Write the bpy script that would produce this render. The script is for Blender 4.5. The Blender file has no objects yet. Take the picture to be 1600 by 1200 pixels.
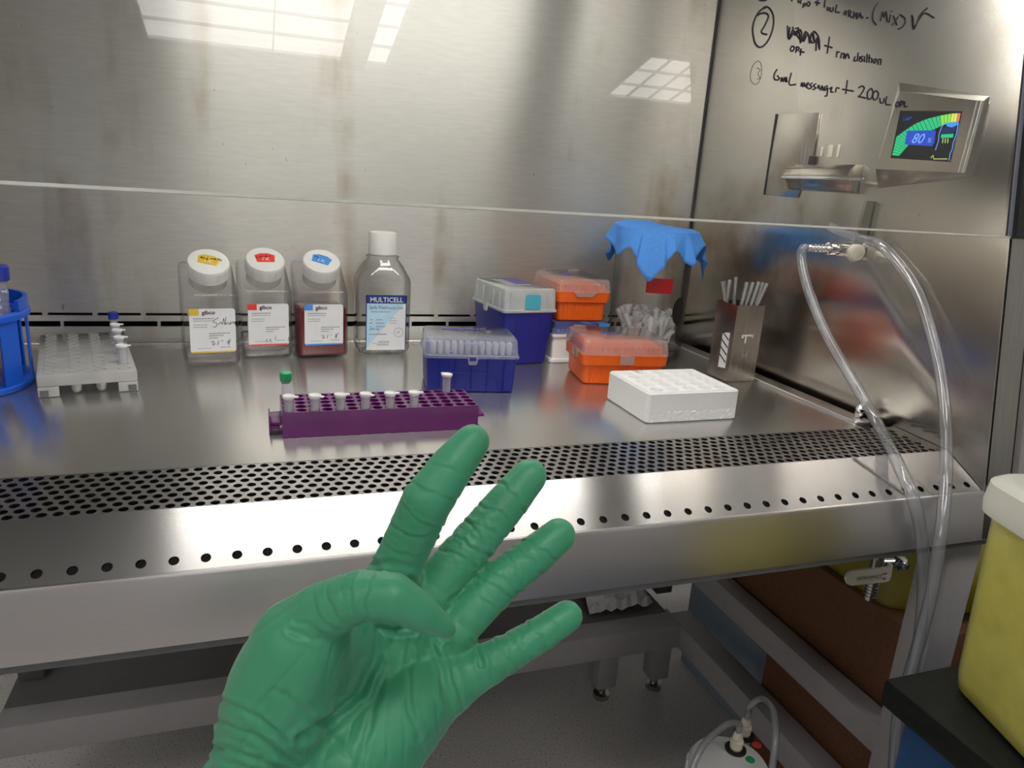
TROF, LAMP, SCRN, EXPO = 5.5, 19.0, 1.1, 0.2
import bpy, bmesh, math, random
from mathutils import Vector, Matrix, noise
SC = bpy.context.scene
COL = SC.collection
random.seed(7)
H0 = 0.80                      # height of the work surface above the room floor; z below is measured from it
PI = math.pi
# ------------------------------------------------------------------ camera
FPX = 1152.16
YAW, PITCH, ROLL = 0.34777, 0.26923, -0.068165
EYE = Vector((0, 0, 0.285))
def axes():
    f = Vector((math.sin(YAW), math.cos(YAW), 0)); r = Vector((math.cos(YAW), -math.sin(YAW), 0)); d = Vector((0, 0, -1))
    f2 = f * math.cos(PITCH) + d * math.sin(PITCH); d2 = d * math.cos(PITCH) - f * math.sin(PITCH)
    r3 = r * math.cos(ROLL) + d2 * math.sin(ROLL); d3 = d2 * math.cos(ROLL) - r * math.sin(ROLL)
    return r3, d3, f2
AR, AD, AF = axes()
def ray(x, y): return AR * ((x - 800) / FPX) + AD * ((y - 600) / FPX) + AF
def onz(x, y, z): d = ray(x, y); return EYE + d * ((z - EYE.z) / d.z)
def ony(x, y, Y): d = ray(x, y); return EYE + d * ((Y - EYE.y) / d.y)
def onx(x, y, X): d = ray(x, y); return EYE + d * ((X - EYE.x) / d.x)
def atd(x, y, dep): return EYE + ray(x, y) * dep
S0 = Vector((0, .5686, -.0228)); S1 = Vector((0, .6113, .26)); ST = (S1 - S0).normalized(); SN = Vector((0, -ST.z, ST.y))
def onsash(x, y, off=0.0):
    d = ray(x, y); p0 = S0 + SN * off
    return EYE + d * ((p0 - EYE).dot(SN) / d.dot(SN))
def sash_y(z): return S0.y + (S1.y - S0.y) * (z - S0.z) / (S1.z - S0.z)
cam = bpy.data.cameras.new('camera'); co = bpy.data.objects.new('camera', cam); COL.objects.link(co)
m = Matrix((AR, -AD, -AF)).transposed().to_4x4(); m.translation = EYE + Vector((0, 0, H0)); co.matrix_world = m
cam.sensor_width = 36; cam.lens = FPX / 1600 * 36; cam.clip_start = 0.01
SC.camera = co
vs = SC.view_settings; vs.view_transform = 'Standard'; vs.look = 'None'; vs.gamma = 1; vs.use_curve_mapping = False; vs.exposure = 0.0
SC.cycles.use_denoising = True
SC.cycles.transparent_max_bounces = 32; SC.cycles.max_bounces = 10; SC.cycles.glossy_bounces = 6; SC.cycles.transmission_bounces = 8
SC.cycles.sample_clamp_indirect = 6.0; SC.cycles.blur_glossy = 0.5; SC.cycles.caustics_refractive = False
# ------------------------------------------------------------------ materials
def newmat(name):
    mt = bpy.data.materials.new(name); mt.use_nodes = True; nt = mt.node_tree; nt.nodes.clear()
    return mt, nt, nt.nodes, nt.links
def out(nt, sh):
    o = nt.nodes.new('ShaderNodeOutputMaterial'); nt.links.new(sh, o.inputs['Surface'])
def c4(c): return (c[0], c[1], c[2], 1)
def prin(nt, col, rough, metal=0.0, spec=0.5):
    b = nt.nodes.new('ShaderNodeBsdfPrincipled'); b.inputs['Base Color'].default_value = c4(col)
    b.inputs['Roughness'].default_value = rough; b.inputs['Metallic'].default_value = metal
    b.inputs['Specular IOR Level'].default_value = spec
    return b
def noisetex(nt, scale, stretch=(1, 1, 1), detail=4, obj=True):
    tc = nt.nodes.new('ShaderNodeTexCoord'); mp = nt.nodes.new('ShaderNodeMapping'); mp.inputs['Scale'].default_value = stretch
    nt.links.new(tc.outputs['Object'], mp.inputs['Vector'])
    n = nt.nodes.new('ShaderNodeTexNoise'); n.inputs['Scale'].default_value = scale; n.inputs['Detail'].default_value = detail
    nt.links.new(mp.outputs['Vector'], n.inputs['Vector'])
    return n
def ramp(nt, src, stops):
    r = nt.nodes.new('ShaderNodeValToRGB'); e = r.color_ramp.elements
    while len(e) < len(stops): e.new(0.5)
    for i, (p, c) in enumerate(stops): e[i].position = p; e[i].color = c4(c)
    nt.links.new(src, r.inputs['Fac']); return r
def plastic(name, col, rough=0.4, var=0.06, scale=60, spec=0.5, bump=0.0, sss=0.0):
    mt, nt, N, L = newmat(name); b = prin(nt, col, rough, 0, spec)
    n = noisetex(nt, scale)
    r = ramp(nt, n.outputs['Fac'], [(0.3, [x * (1 - var) for x in col]), (0.7, [min(1, x * (1 + var)) for x in col])])
    L.new(r.outputs['Color'], b.inputs['Base Color'])
    if bump:
        bp = N.new('ShaderNodeBump'); bp.inputs['Strength'].default_value = bump; bp.inputs['Distance'].default_value = 0.001
        L.new(n.outputs['Fac'], bp.inputs['Height']); L.new(bp.outputs['Normal'], b.inputs['Normal'])
    if sss:
        b.inputs['Subsurface Weight'].default_value = sss; b.inputs['Subsurface Scale'].default_value = 0.01
    out(nt, b.outputs['BSDF']); return mt
def steel(name, tangent, rough=0.32, aniso=0.8, col=(.60, .58, .55), brush=(1, 1, 1), bscale=40, stains=False, var=.12, metal=1.0, rvar=.06):
    mt, nt, N, L = newmat(name); b = prin(nt, col, rough, metal)
    b.inputs['Anisotropic'].default_value = aniso
    if tangent:
        v = N.new('ShaderNodeCombineXYZ')
        for i in range(3): v.inputs[i].default_value = tangent[i]
        L.new(v.outputs[0], b.inputs['Tangent'])
    n = noisetex(nt, bscale, brush, 6)
    r = ramp(nt, n.outputs['Fac'], [(0.3, [x * (1 - var) for x in col]), (0.7, [min(1, x * (1 + var)) for x in col])])
    csrc = r.outputs['Color']
    rr = N.new('ShaderNodeMapRange'); rr.inputs['From Min'].default_value = .3; rr.inputs['From Max'].default_value = .7
    rr.inputs['To Min'].default_value = rough * (1 - rvar); rr.inputs['To Max'].default_value = rough * (1 + rvar)
    L.new(n.outputs['Fac'], rr.inputs['Value']); L.new(rr.outputs[0], b.inputs['Roughness'])
    if stains:
        s = noisetex(nt, 3.2, (3.4, 1, .55), 6)
        sr = ramp(nt, s.outputs['Fac'], [(0.53, (0, 0, 0)), (0.68, (1, 1, 1))])
        s2 = noisetex(nt, 14, (1, 1, 1), 3)
        s2r = ramp(nt, s2.outputs['Fac'], [(0.35, (0, 0, 0)), (0.65, (1, 1, 1))])
        mu = N.new('ShaderNodeMath'); mu.operation = 'MULTIPLY'; L.new(sr.outputs['Color'], mu.inputs[0]); L.new(s2r.outputs['Color'], mu.inputs[1])
        mu2 = N.new('ShaderNodeMath'); mu2.operation = 'MULTIPLY'; mu2.inputs[1].default_value = .95; L.new(mu.outputs[0], mu2.inputs[0])
        mx = N.new('ShaderNodeMixRGB'); mx.inputs['Color2'].default_value = (.34, .275, .19, 1)
        L.new(mu2.outputs[0], mx.inputs['Fac']); L.new(csrc, mx.inputs['Color1']); csrc = mx.outputs['Color']
        # specks
        vo = noisetex(nt, 120, (1, 1, .5), 2)
        vr = ramp(nt, vo.outputs['Fac'], [(0.74, (1, 1, 1)), (0.80, (.55, .52, .48))])
        m3 = N.new('ShaderNodeMixRGB'); m3.blend_type = 'MULTIPLY'; m3.inputs['Fac'].default_value = 1
        L.new(csrc, m3.inputs['Color1']); L.new(vr.outputs['Color'], m3.inputs['Color2']); csrc = m3.outputs['Color']
    L.new(csrc, b.inputs['Base Color'])
    out(nt, b.outputs['BSDF']); return mt
def clear(name, tint=(.95, .96, .96), edge=(.55, .58, .6), refl=0.06, rough=0.03, haze=0.0, hazecol=(.8, .8, .8)):
    """thin clear wall: lets light through, darker where seen edge-on, Fresnel gloss, optional haze"""
    mt, nt, N, L = newmat(name)
    lw = N.new('ShaderNodeLayerWeight'); lw.inputs['Blend'].default_value = .5
    r = ramp(nt, lw.outputs['Facing'], [(0.35, tint), (0.95, edge)])
    t = N.new('ShaderNodeBsdfTransparent'); L.new(r.outputs['Color'], t.inputs['Color'])
    sh = t.outputs[0]
    if haze:
        d = prin(nt, hazecol, .35); mh = N.new('ShaderNodeMixShader'); mh.inputs[0].default_value = haze
        n = noisetex(nt, 45, (1, 1, 1), 2)
        mr = N.new('ShaderNodeMapRange'); mr.inputs['To Min'].default_value = haze * .8; mr.inputs['To Max'].default_value = min(1, haze * 1.2)
        L.new(n.outputs['Fac'], mr.inputs['Value']); L.new(mr.outputs[0], mh.inputs[0])
        L.new(sh, mh.inputs[1]); L.new(d.outputs[0], mh.inputs[2]); sh = mh.outputs[0]
    g = N.new('ShaderNodeBsdfGlossy'); g.inputs['Roughness'].default_value = rough
    lf = N.new('ShaderNodeLayerWeight'); lf.inputs['Blend'].default_value = .5
    pw = N.new('ShaderNodeMath'); pw.operation = 'POWER'; pw.inputs[1].default_value = 5.0; L.new(lf.outputs['Facing'], pw.inputs[0])
    mm = N.new('ShaderNodeMath'); mm.operation = 'MULTIPLY_ADD'; mm.inputs[1].default_value = 1 - refl; mm.inputs[2].default_value = refl; mm.use_clamp = True
    L.new(pw.outputs[0], mm.inputs[0])
    mx = N.new('ShaderNodeMixShader'); L.new(mm.outputs[0], mx.inputs[0]); L.new(sh, mx.inputs[1]); L.new(g.outputs[0], mx.inputs[2])
    out(nt, mx.outputs[0]); return mt
def emit(name, col, strength):
    mt, nt, N, L = newmat(name); e = N.new('ShaderNodeEmission'); e.inputs['Color'].default_value = c4(col); e.inputs['Strength'].default_value = strength
    out(nt, e.outputs[0]); return mt
def srgb(r, g, b):
    f = lambda v: (v / 255 / 12.92) if v / 255 <= .04045 else ((v / 255 + .055) / 1.055) ** 2.4
    return (f(r), f(g), f(b))
M = {}
M['back'] = steel('steel_back', (0, 0, 1), .35, .92, (.62, .61, .58), (1, 1, 9), 30, stains=True, var=.05, metal=.78, rvar=.02)
M['side'] = steel('steel_side', (0, 1, 0), .20, .88, (.60, .57, .53), (1, 22, .6), 30, stains=True, var=.04, metal=1.0, rvar=.02)
M['tray'] = steel('steel_tray', (0, 1, 0), .205, .9, (.69, .68, .66), (.5, 30, 1), 40, var=.008, metal=.92, rvar=0)
M['front'] = steel('steel_front', (0, 0, 1), .30, .7, (.50, .48, .475), (.5, 30, 30), 30, var=.02)
M['foil'] = steel('steel_foil', (0, 1, 0), .25, .9, (.45, .44, .44), (.5, 30, 30), 30, var=.01, rvar=0)
M['post'] = steel('steel_post', (1, 0, 0), .35, .6, (.46, .45, .42), (10, 1, .5), 30, var=.08)
M['box'] = steel('steel_box', (0, 0, 1), .22, .5, (.55, .50, .45), (8, 8, .5), 40, var=.08)
M['chrome'] = steel('chrome', None, .10, 0, (.75, .75, .75), (1, 1, 1), 40, var=.03)
M['nickel'] = steel('nickel', None, .25, 0, (.45, .43, .38), (1, 1, 1), 40, var=.1)
M['edge'] = plastic('sash_edge', (.85, .86, .78), .35)
M['black'] = plastic('black_rubber', (.012, .013, .013), .45)
M['void'] = plastic('plenum_dark', (.03, .03, .03), .8)
M['white'] = plastic('white_plastic', (.82, .82, .80), .4, .02)
M['paper'] = plastic('label_paper', (.80, .81, .84), .5, .02)
M['foam'] = plastic('styrofoam', (.88, .88, .88), .75, .015, 260, .2, .12)
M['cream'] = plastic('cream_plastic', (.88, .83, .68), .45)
M['blue'] = plastic('blue_box', (.012, .02, .24), .38, .05)
M['rackblue'] = plastic('blue_rack', (.005, .10, .62), .38, .05)
M['capblue'] = plastic('cap_blue', (.015, .035, .38), .4)
M['orange'] = plastic('orange_box', (.80, .125, .008), .38, .04)
M['purple'] = clear('purple_rack', (.55, .15, .6), (.3, .06, .35), .03, .15, .70, (.17, .007, .175))
M['green'] = plastic('cap_green', (.03, .40, .16), .4)
M['cloth'] = plastic('blue_wrap', (.09, .30, .80), .8, .10, 350, .2, .15)
M['ink'] = plastic('ink', (.014, .010, .022), .6)
M['grey_ink'] = plastic('print_grey', (.30, .30, .34), .6)
M['purple_ink'] = plastic('print_violet', (.10, .08, .33), .6)
M['navy'] = plastic('print_navy', (.012, .045, .23), .5)
M['sky'] = plastic('print_sky', (.48, .72, .88), .5)
M['yellowlab'] = plastic('print_yellow', (.72, .50, .04), .5)
M['redlab'] = plastic('print_red', (.78, .05, .035), .5)
M['bluelab'] = plastic('print_blue', (.055, .29, .76), .5)
M['teal'] = plastic('sticker_teal', (.07, .42, .55), .5)
M['redsticker'] = plastic('sticker_red', (.45, .012, .02), .4)
M['clear'] = clear('clear_bottle', (.97, .97, .97), (.70, .71, .72), .035, .03, .012, (.8, .77, .8))
M['clear2'] = clear('clear_jar', (.98, .98, .975), (.48, .49, .48), .05, .03, .02)
M['pane'] = clear('sash_glass', (.94, .955, .945), (.85, .9, .88), .075, .0, .015, (.8, .8, .78))
M['frost'] = clear('frosted_lid', (.80, .82, .90), (.5, .52, .6), .05, .12, .24, (.82, .84, .96))
M['frostw'] = clear('frosted_lid_white', (.85, .88, .88), (.5, .55, .55), .06, .15, .6, (.76, .80, .80))
M['lidor'] = clear('orange_box_lid', (.93, .90, .89), (.6, .55, .55), .07, .08, .28, (.75, .66, .64))
M['lidblue'] = clear('violet_lid', (.62, .64, .86), (.3, .3, .6), .07, .08, .4, (.16, .19, .62))
M['tip'] = clear('tip_plastic', (.9, .9, .92), (.7, .7, .72), .05, .15, .82, (.95, .95, .97))
M['tube'] = clear('microtube', (.80, .80, .84), (.5, .5, .55), .06, .15, .5, (.78, .78, .84))
M['rackw'] = clear('translucent_rack', (.82, .83, .82), (.6, .6, .6), .06, .2, .62, (.70, .70, .68))
M['hose'] = clear('clear_hose', (.90, .91, .93), (.42, .44, .48), .08, .05, .12, (.72, .74, .78))
M['hosedim'] = clear('milky_hose', (.80, .81, .82), (.5, .5, .52), .07, .1, .5, (.55, .55, .56))
M['conical'] = clear('conical_tube', (.86, .86, .9), (.5, .5, .6), .06, .08, .3, (.62, .62, .72))
M['redliq'] = clear('red_medium', (.50, .012, .012), (.30, .004, .004), .012, .05, .8, (.19, .002, .003))
M['pinkliq'] = clear('pink_medium', (.85, .38, .45), (.6, .2, .25), .05, .05, .3, (.75, .22, .28))
M['paleliq'] = clear('pale_medium', (.95, .93, .935), (.65, .6, .62), .05, .05, .10, (.85, .78, .80))
M['sharps'] = clear('yellow_sharps', (.90, .85, .30), (.7, .65, .15), .05, .3, .68, (.95, .88, .20))
M['sharplid'] = plastic('sharps_lid', (.80, .79, .70), .4, .02)
M['bench'] = plastic('black_bench', (.012, .013, .011), .5, .3, 90, .2)
M['benchblue'] = plastic('blue_cabinet', (.02, .085, .23), .5)
M['frame'] = plastic('stand_paint', (.38, .365, .365), .5, .04)
M['framed2'] = plastic('diffuser_grey', (.26, .26, .26), .6)
M['framed'] = plastic('stand_dark', (.13, .13, .13), .6)
M['board'] = plastic('brown_board', (.17, .070, .030), .7, .15, 200)
M['bag'] = plastic('yellow_bag', (.24, .205, .008), .45, .12, 12)
M['tissue'] = plastic('tissue_paper', (.7, .7, .7), .9)
M['palebox'] = plastic('bluish_light_tint', (.35, .43, .52), .6)
M['wall'] = plastic('wall_paint', (.74, .74, .72), .8, .02, 5)
M['ceil'] = plastic('ceiling_tile', (.74, .74, .73), .9, .05, 40)
M['screen'] = plastic('screen_black', (.006, .008, .012), .25)
def e_(n, rgb, s=1.0): M[n] = emit(n, srgb(*rgb), s)
M['glove'] = None
# floor: speckled vinyl
mt, nt, N, L = newmat('speckled_vinyl'); b = prin(nt, (.4, .4, .4), .5)
n = noisetex(nt, 260, (1, 1, 1), 3); r = ramp(nt, n.outputs['Fac'], [(.30, (.14, .13, .12)), (.38, (.72, .69, .67)), (.7, (.84, .81, .79))])
L.new(r.outputs['Color'], b.inputs['Base Color']); out(nt, b.outputs['BSDF']); M['floor'] = mt
# ------------------------------------------------------------------ mesh building
class MB:
    def __init__(self): self.bm = bmesh.new()
    def face(self, pts):
        return self.bm.faces.new([self.bm.verts.new(p) for p in pts])
    def box(self, x0, x1, y0, y1, z0, z1, bev=0.0, seg=2, mat=None):
        t = bmesh.new(); bmesh.ops.create_cube(t, size=1)
        bmesh.ops.scale(t, vec=(x1 - x0, y1 - y0, z1 - z0), verts=t.verts)
        if bev: bmesh.ops.bevel(t, geom=t.edges[:], offset=bev, segments=seg, affect='EDGES', profile=.5)
        bmesh.ops.translate(t, vec=((x0 + x1) / 2, (y0 + y1) / 2, (z0 + z1) / 2), verts=t.verts)
        self.add(t, mat); return self
    def add(self, t, mat=None):
        if mat is not None: bmesh.ops.transform(t, matrix=mat, verts=t.verts)
        mp = {}
        for v in t.verts: mp[v] = self.bm.verts.new(v.co)
        for f in t.faces:
            try: self.bm.faces.new([mp[v] for v in f.verts])
            except ValueError: pass
        t.free(); return self
    def loft(self, rings, cap0=True, cap1=True, close=True):
        R = [[self.bm.verts.new(p) for p in ring] for ring in rings]
        n = len(R[0])
        for a, b2 in zip(R, R[1:]):
            for i in range(n if close else n - 1):
                j = (i + 1) % n
                try: self.bm.faces.new((a[i], a[j], b2[j], b2[i]))
                except ValueError: pass
        if cap0: self.bm.faces.new(R[0][::-1])
        if cap1: self.bm.faces.new(R[-1])
        return self
    def lathe(self, prof, n=32, mat=None, cap0=True, cap1=True, sx=1, sy=1):
        rings = []
        for (r, z) in prof:
            ring = [Vector((r * sx * math.cos(2 * PI * i / n), r * sy * math.sin(2 * PI * i / n), z)) for i in range(n)]
            if mat is not None: ring = [mat @ p for p in ring]
            rings.append(ring)
        return self.loft(rings, cap0, cap1)
    def tube(self, pts, r, n=12, cap=True):
        pts = [Vector(p) for p in pts]; rings = []; nrm = None
        for i, p in enumerate(pts):
            t = (pts[min(i + 1, len(pts) - 1)] - pts[max(i - 1, 0)]).normalized()
            if nrm is None: nrm = t.orthogonal().normalized()
            nrm = (nrm - t * nrm.dot(t)).normalized(); bn = t.cross(nrm)
            rr = r[i] if isinstance(r, (list, tuple)) else r
            rings.append([p + (nrm * math.cos(2 * PI * k / n) + bn * math.sin(2 * PI * k / n)) * rr for k in range(n)])
        return self.loft(rings, cap, cap)
    def prism(self, poly, axis, a, b2, bev=0):
        """poly in the two other axes, extruded along axis from a to b2"""
        def P(u, v, w): return {'x': (w, u, v), 'y': (u, w, v), 'z': (u, v, w)}[axis]
        t = bmesh.new()
        A = [t.verts.new(P(u, v, a)) for u, v in poly]; B = [t.verts.new(P(u, v, b2)) for u, v in poly]
        n = len(poly)
        t.faces.new(A[::-1]); t.faces.new(B)
        for i in range(n): t.faces.new((A[i], A[(i + 1) % n], B[(i + 1) % n], B[i]))
        bmesh.ops.recalc_face_normals(t, faces=t.faces)
        if bev: bmesh.ops.bevel(t, geom=t.edges[:], offset=bev, segments=2, affect='EDGES', profile=.5)
        return self.add(t)
    def build(self, name, mat, parent=None, smooth=True, angle=35, loc=None, local=False):
        me = bpy.data.meshes.new(name); bmesh.ops.recalc_face_normals(self.bm, faces=self.bm.faces)
        self.bm.to_mesh(me); self.bm.free()
        if smooth:
            me.polygons.foreach_set('use_smooth', [True] * len(me.polygons))
            try: me.set_sharp_from_angle(angle=math.radians(angle))
            except Exception: pass
        me.materials.append(mat)
        o = bpy.data.objects.new(name, me); COL.objects.link(o)
        if parent: o.parent = parent
        elif loc is not None: o.location = (loc[0], loc[1], loc[2] + H0)
        return o
def rrect(w, d, r, z, n=4, cx=0, cy=0):
    pts = []
    for (sx, sy, a0) in ((1, 1, 0), (-1, 1, 90), (-1, -1, 180), (1, -1, 270)):
        for k in range(n + 1):
            a = math.radians(a0 + 90 * k / n)
            pts.append(Vector((cx + sx * (w / 2 - r) + r * math.cos(a), cy + sy * (d / 2 - r) + r * math.sin(a), z)))
    return pts
def tag(o, label, cat, group=None):
    o['label'] = label; o['category'] = cat
    if group: o['group'] = group
    return o
def thing(name, loc, label, cat, rz=0, group=None):
    o = bpy.data.objects.new(name, None); COL.objects.link(o); o.empty_display_size = .02
    o.location = (loc[0], loc[1], loc[2] + H0); o.rotation_euler = (0, 0, rz)
    return tag(o, label, cat, group)
def structure(o): o['kind'] = 'structure'; return o
def copytree(o, loc=None, rz=None, label=None, rot=None):
    c = o.copy(); COL.objects.link(c)
    for ch in o.children:
        d = ch.copy(); COL.objects.link(d); d.parent = c; d.matrix_parent_inverse = ch.matrix_parent_inverse
        for g in ch.children:
            e = g.copy(); COL.objects.link(e); e.parent = d
    if loc is not None: c.location = (loc[0], loc[1], loc[2] + H0)
    if rz is not None: c.rotation_euler = (0, 0, rz)
    if rot is not None: c.rotation_euler = rot
    if label: c['label'] = label
    return c
def letters(s, size, mat, parent, mtx, name='lettering', align='LEFT', shear=0, ext=0.0, sx=1.0, bold=0.0):
    cu = bpy.data.curves.new('txt', 'FONT'); cu.body = s; cu.size = size; cu.align_x = align; cu.shear = shear; cu.extrude = ext; cu.offset = bold * size; cu.resolution_u = 3
    t = bpy.data.objects.new('txt', cu); COL.objects.link(t)
    dg = bpy.context.evaluated_depsgraph_get(); me = bpy.data.meshes.new_from_object(t.evaluated_get(dg))
    bpy.data.objects.remove(t); bpy.data.curves.remove(cu)
    me.transform(mtx @ Matrix.Diagonal((sx, 1, 1, 1))); me.materials.clear(); me.materials.append(mat)
    o = bpy.data.objects.new(name, me); COL.objects.link(o); o.parent = parent
    return o
def facing_front(x, y, z):
    """text plane standing upright and facing -y, at (x,y,z)"""
    return Matrix.Translation((x, y, z)) @ Matrix.Rotation(PI / 2, 4, 'X')
def smooth_path(pts, per=8):
    pts = [Vector(p) for p in pts]; P = [pts[0] * 2 - pts[1]] + pts + [pts[-1] * 2 - pts[-2]]; o = []
    for i in range(1, len(P) - 2):
        for k in range(per):
            t = k / per; a, b2, c, d = P[i - 1], P[i], P[i + 1], P[i + 2]
            o.append(.5 * ((2 * b2) + (c - a) * t + (2 * a - 5 * b2 + 4 * c - d) * t * t + (3 * b2 - a - 3 * c + d) * t ** 3))
    o.append(pts[-1]); return o
# ================================================================== THE ROOM (structure)
FZ = -H0; CZ = 2.0
def flat(name, x0, x1, y0, y1, z0, z1, mat):
    return structure(MB().box(x0, x1, y0, y1, z0, z1).build(name, mat, None, False, loc=(0, 0, 0)))
RX0, RX1, RY0, RY1 = -2.6, 3.6, -4.2, 1.75
flat('floor', RX0, RX1, RY0, RY1, FZ - .05, FZ, M['floor'])
flat('ceiling', RX0, RX1, RY0, RY1, CZ, CZ + .05, M['ceil'])
flat('wall_back', RX0, RX1, RY1, RY1 + .05, FZ, CZ, M['wall'])
flat('wall_front', RX0, RX1, RY0 - .05, RY0, FZ, CZ, M['wall'])
flat('wall_left', RX0 - .05, RX0, RY0, RY1, FZ, CZ, M['wall'])
flat('wall_right', RX1, RX1 + .05, RY0, RY1, FZ, CZ, M['wall'])
# ceiling lights: recessed troffers with a louvre of cells
M['lamp_lens'] = emit('troffer_lens', (1, .97, .95), TROF)
M['louvre'] = plastic('louvre', (.9, .9, .9), .35)
M['lamp_soft'] = emit('troffer_soft', (1, .97, .95), TROF * .72)
def troffer(x0, x1, y0, y1, nx, ny, label, bar=None):
    t = thing('ceiling_light', ((x0 + x1) / 2, (y0 + y1) / 2, CZ - .012), label, 'ceiling light', 0, 'ceiling lights')
    w, d = (x1 - x0) / 2, (y1 - y0) / 2
    m_ = MB()
    for (a, b2, c, e) in ((-w, w, -d, -d + .02), (-w, w, d - .02, d), (-w, -w + .02, -d, d), (w - .02, w, -d, d)): m_.box(a, b2, c, e, -.012, .011)
    m_.build('frame', M['louvre'], t)
    MB().box(-w + .02, w - .02, -d + .02, d - .02, .004, .008).build('lens', M['lamp_soft' if y1 < -2 else 'lamp_lens'], t)
    m_ = MB()
    for i in range(1, nx): x = -w + 2 * w * i / nx; m_.box(x - .003, x + .003, -d + .02, d - .02, -.012, .003)
    for j in range(1, ny): y = -d + 2 * d * j / ny; m_.box(-w + .02, w - .02, y - .003, y + .003, -.012, .003)
    m_.build('louvre', M['louvre'], t)
    if bar: MB().box(bar[0] - (x0 + x1) / 2, bar[1] - (x0 + x1) / 2, -d, d, -.05, .002).build('cross_bar', M['framed'], t)
    return t
troffer(2.14, 3.06, -3.0, -2.41, 6, 3, 'square-celled ceiling light reflected in the right half of the glass sash')
troffer(-.49, .76, -2.93, -2.05, 2, 4, 'long ceiling light with bright tube lines reflected at the top left of the sash', bar=(.49, .62))
troffer(-.46, .76, -.9, -.3, 6, 3, 'unseen ceiling light added for fill above the seat in front of the cabinet')  # this and the next three are unseen, added to brighten hand and floor area
troffer(1.9, 3.1, -.9, -.3, 6, 3, 'unseen ceiling light added for fill above the right-hand bench')
troffer(-2.2, -1.2, -.9, -.3, 6, 3, 'unseen ceiling light added for fill near the left wall, beside the seat')
troffer(-2.2, -1.2, -3.0, -2.4, 6, 3, 'unseen ceiling light added for fill near the left wall at the far end of the room')
# ================================================================== THE CABINET
XL, XR, XO = -.43, .80, .838
cab = thing('biosafety_cabinet', (0, 0, 0), 'stainless steel biosafety cabinet with its open front and perforated grille', 'biosafety cabinet')
YB = 1.26
# back panel with two rows of return slots cut through it
b_ = MB()
b_.box(XL, XR, YB, YB + .004, .0475, .72)
b_.box(XL, XR, YB, YB + .004, .0345, .0435)
b_.box(XL, XR, YB, YB + .004, -.02, .0262)
px0 = ony(97, 506, YB).x
for k in range(-3, 20):
    x = px0 + k * .0668
    if XL < x < XR - .01: b_.box(x - .0022, x + .0022, YB, YB + .004, .0262, .0345)
px1 = ony(70, 491, YB).x
for k in range(-3, 20):
    x = px1 + k * .0668
    if XL < x < XR - .01: b_.box(x - .0035, x + .0035, YB, YB + .004, .0435, .0475)
b_.build('back_panel', M['back'], cab, False)
MB().box(XL - .04, XO, YB + .03, YB + .05, -.09, .75).build('rear_plenum', M['void'], cab, False)
MB().tube([(XR - .0012, YB - .0012, -.008), (XR - .0012, YB - .0012, .71)], .0016, 8).build('corner_seam', M['void'], cab)
# side panels: front edge leans back with the sash
def sidepoly():
    return [(.556, -.085), (.5686, -.0228), (sash_y(.75), .75), (YB + .03, .75), (YB + .03, -.09)]
MB().prism(sidepoly(), 'x', XR, XO, .0015).build('side_panel', M['side'], cab, True)
MB().prism(sidepoly(), 'x', XL - .04, XL, .0015).build('side_panel', M['side'], cab, True)
def postq(z, o): return (sash_y(z) - o, z)
MB().prism([postq(-.0215, .0004), postq(.2585, .0004), postq(.2585, .0016), postq(-.0215, .0016)], 'x', XR + .0015, XO - .0005).build('front_post', M['post'], cab, False)
# rubber gasket and outer skin right of the post
MB().prism([(.560, -.09), (.5746, -.0228), (sash_y(.75) + .006, .75), (.9, .75), (.9, -.09)], 'x', XO + .0003, XO + .012).build('gasket', M['black'], cab, False)
MB().prism([(.556, -.085), (.566, -.03), (sash_y(.90), .90), (YB + .03, .90), (YB + .03, -.085)], 'x', XO + .0125, XO + .04, .002).build('outer_skin', M['frame'], cab)
# diffuser ceiling, lamp and front header behind the top of the sash
MB().box(XL, XR, .70, YB, .722, .75).build('air_diffuser', M['framed2'], cab, False)
MB().prism([(sash_y(.60) - .018, .60), (sash_y(.60) - .004, .60), (sash_y(.90) - .004, .90), (sash_y(.90) - .018, .90)], 'x', XL - .04, XO + .04).build('front_header', M['frame'], cab, False)
M['tube_lamp'] = emit('fluorescent', (1, .965, .89), LAMP)
la = MB()
for yy in (.725, .765): la.tube([(-.13, yy, .695), (.792, yy, .695)], .013, 12)
la.build('fluorescent_tube', M['tube_lamp'], cab)
MB().box(-.24, .795, .705, .785, .712, .722).build('lamp_housing', M['white'], cab, False)
MB().box(.62, .735, .690, .800, .655, .7115, .004).build('added_lamp_mask', M['black'], cab)  # unseen dark block added to break the tubes' reflection with a dark band
MB().box(-.425, -.131, .700, .790, .665, .7115, .004).build('added_lamp_mask', M['black'], cab)  # unseen dark block added to darken the left end of the armrest reflection
# work tray with rolled rim
tr = MB(); tr.box(XL + .03, .760, .7155, 1.238, -.012, 0, .0015); tr.build('work_tray', M['tray'], cab)
rm = MB(); rm.box(.7605, .7885, .735, 1.2575, -.010, .0035, .003, 3); rm.box(XL + .03, .7885, 1.2385, 1.2575, -.010, .006, .003, 3); rm.build('tray_rim', M['tray'], cab)
MB().box(XL, XR, .50 + .07, YB + .03, -.088, -.084).build('drain_pan', M['void'], cab, False)
# latch at the front corner of the tray
lt = MB(); lt.tube([(.7765, .7475, .002), (.7765, .7475, .012)], .006, 16); lt.lathe([(.001, .0), (.005, .002), (.0065, .006), (.004, .011), (.001, .013)], 20, Matrix.Translation((.7765, .7475, .011)))
lt.tube([(.778, .75, .004), (.788, .757, .010), (.793, .757, .010)], .002, 10); lt.build('tray_latch', M['chrome'], cab)
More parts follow.
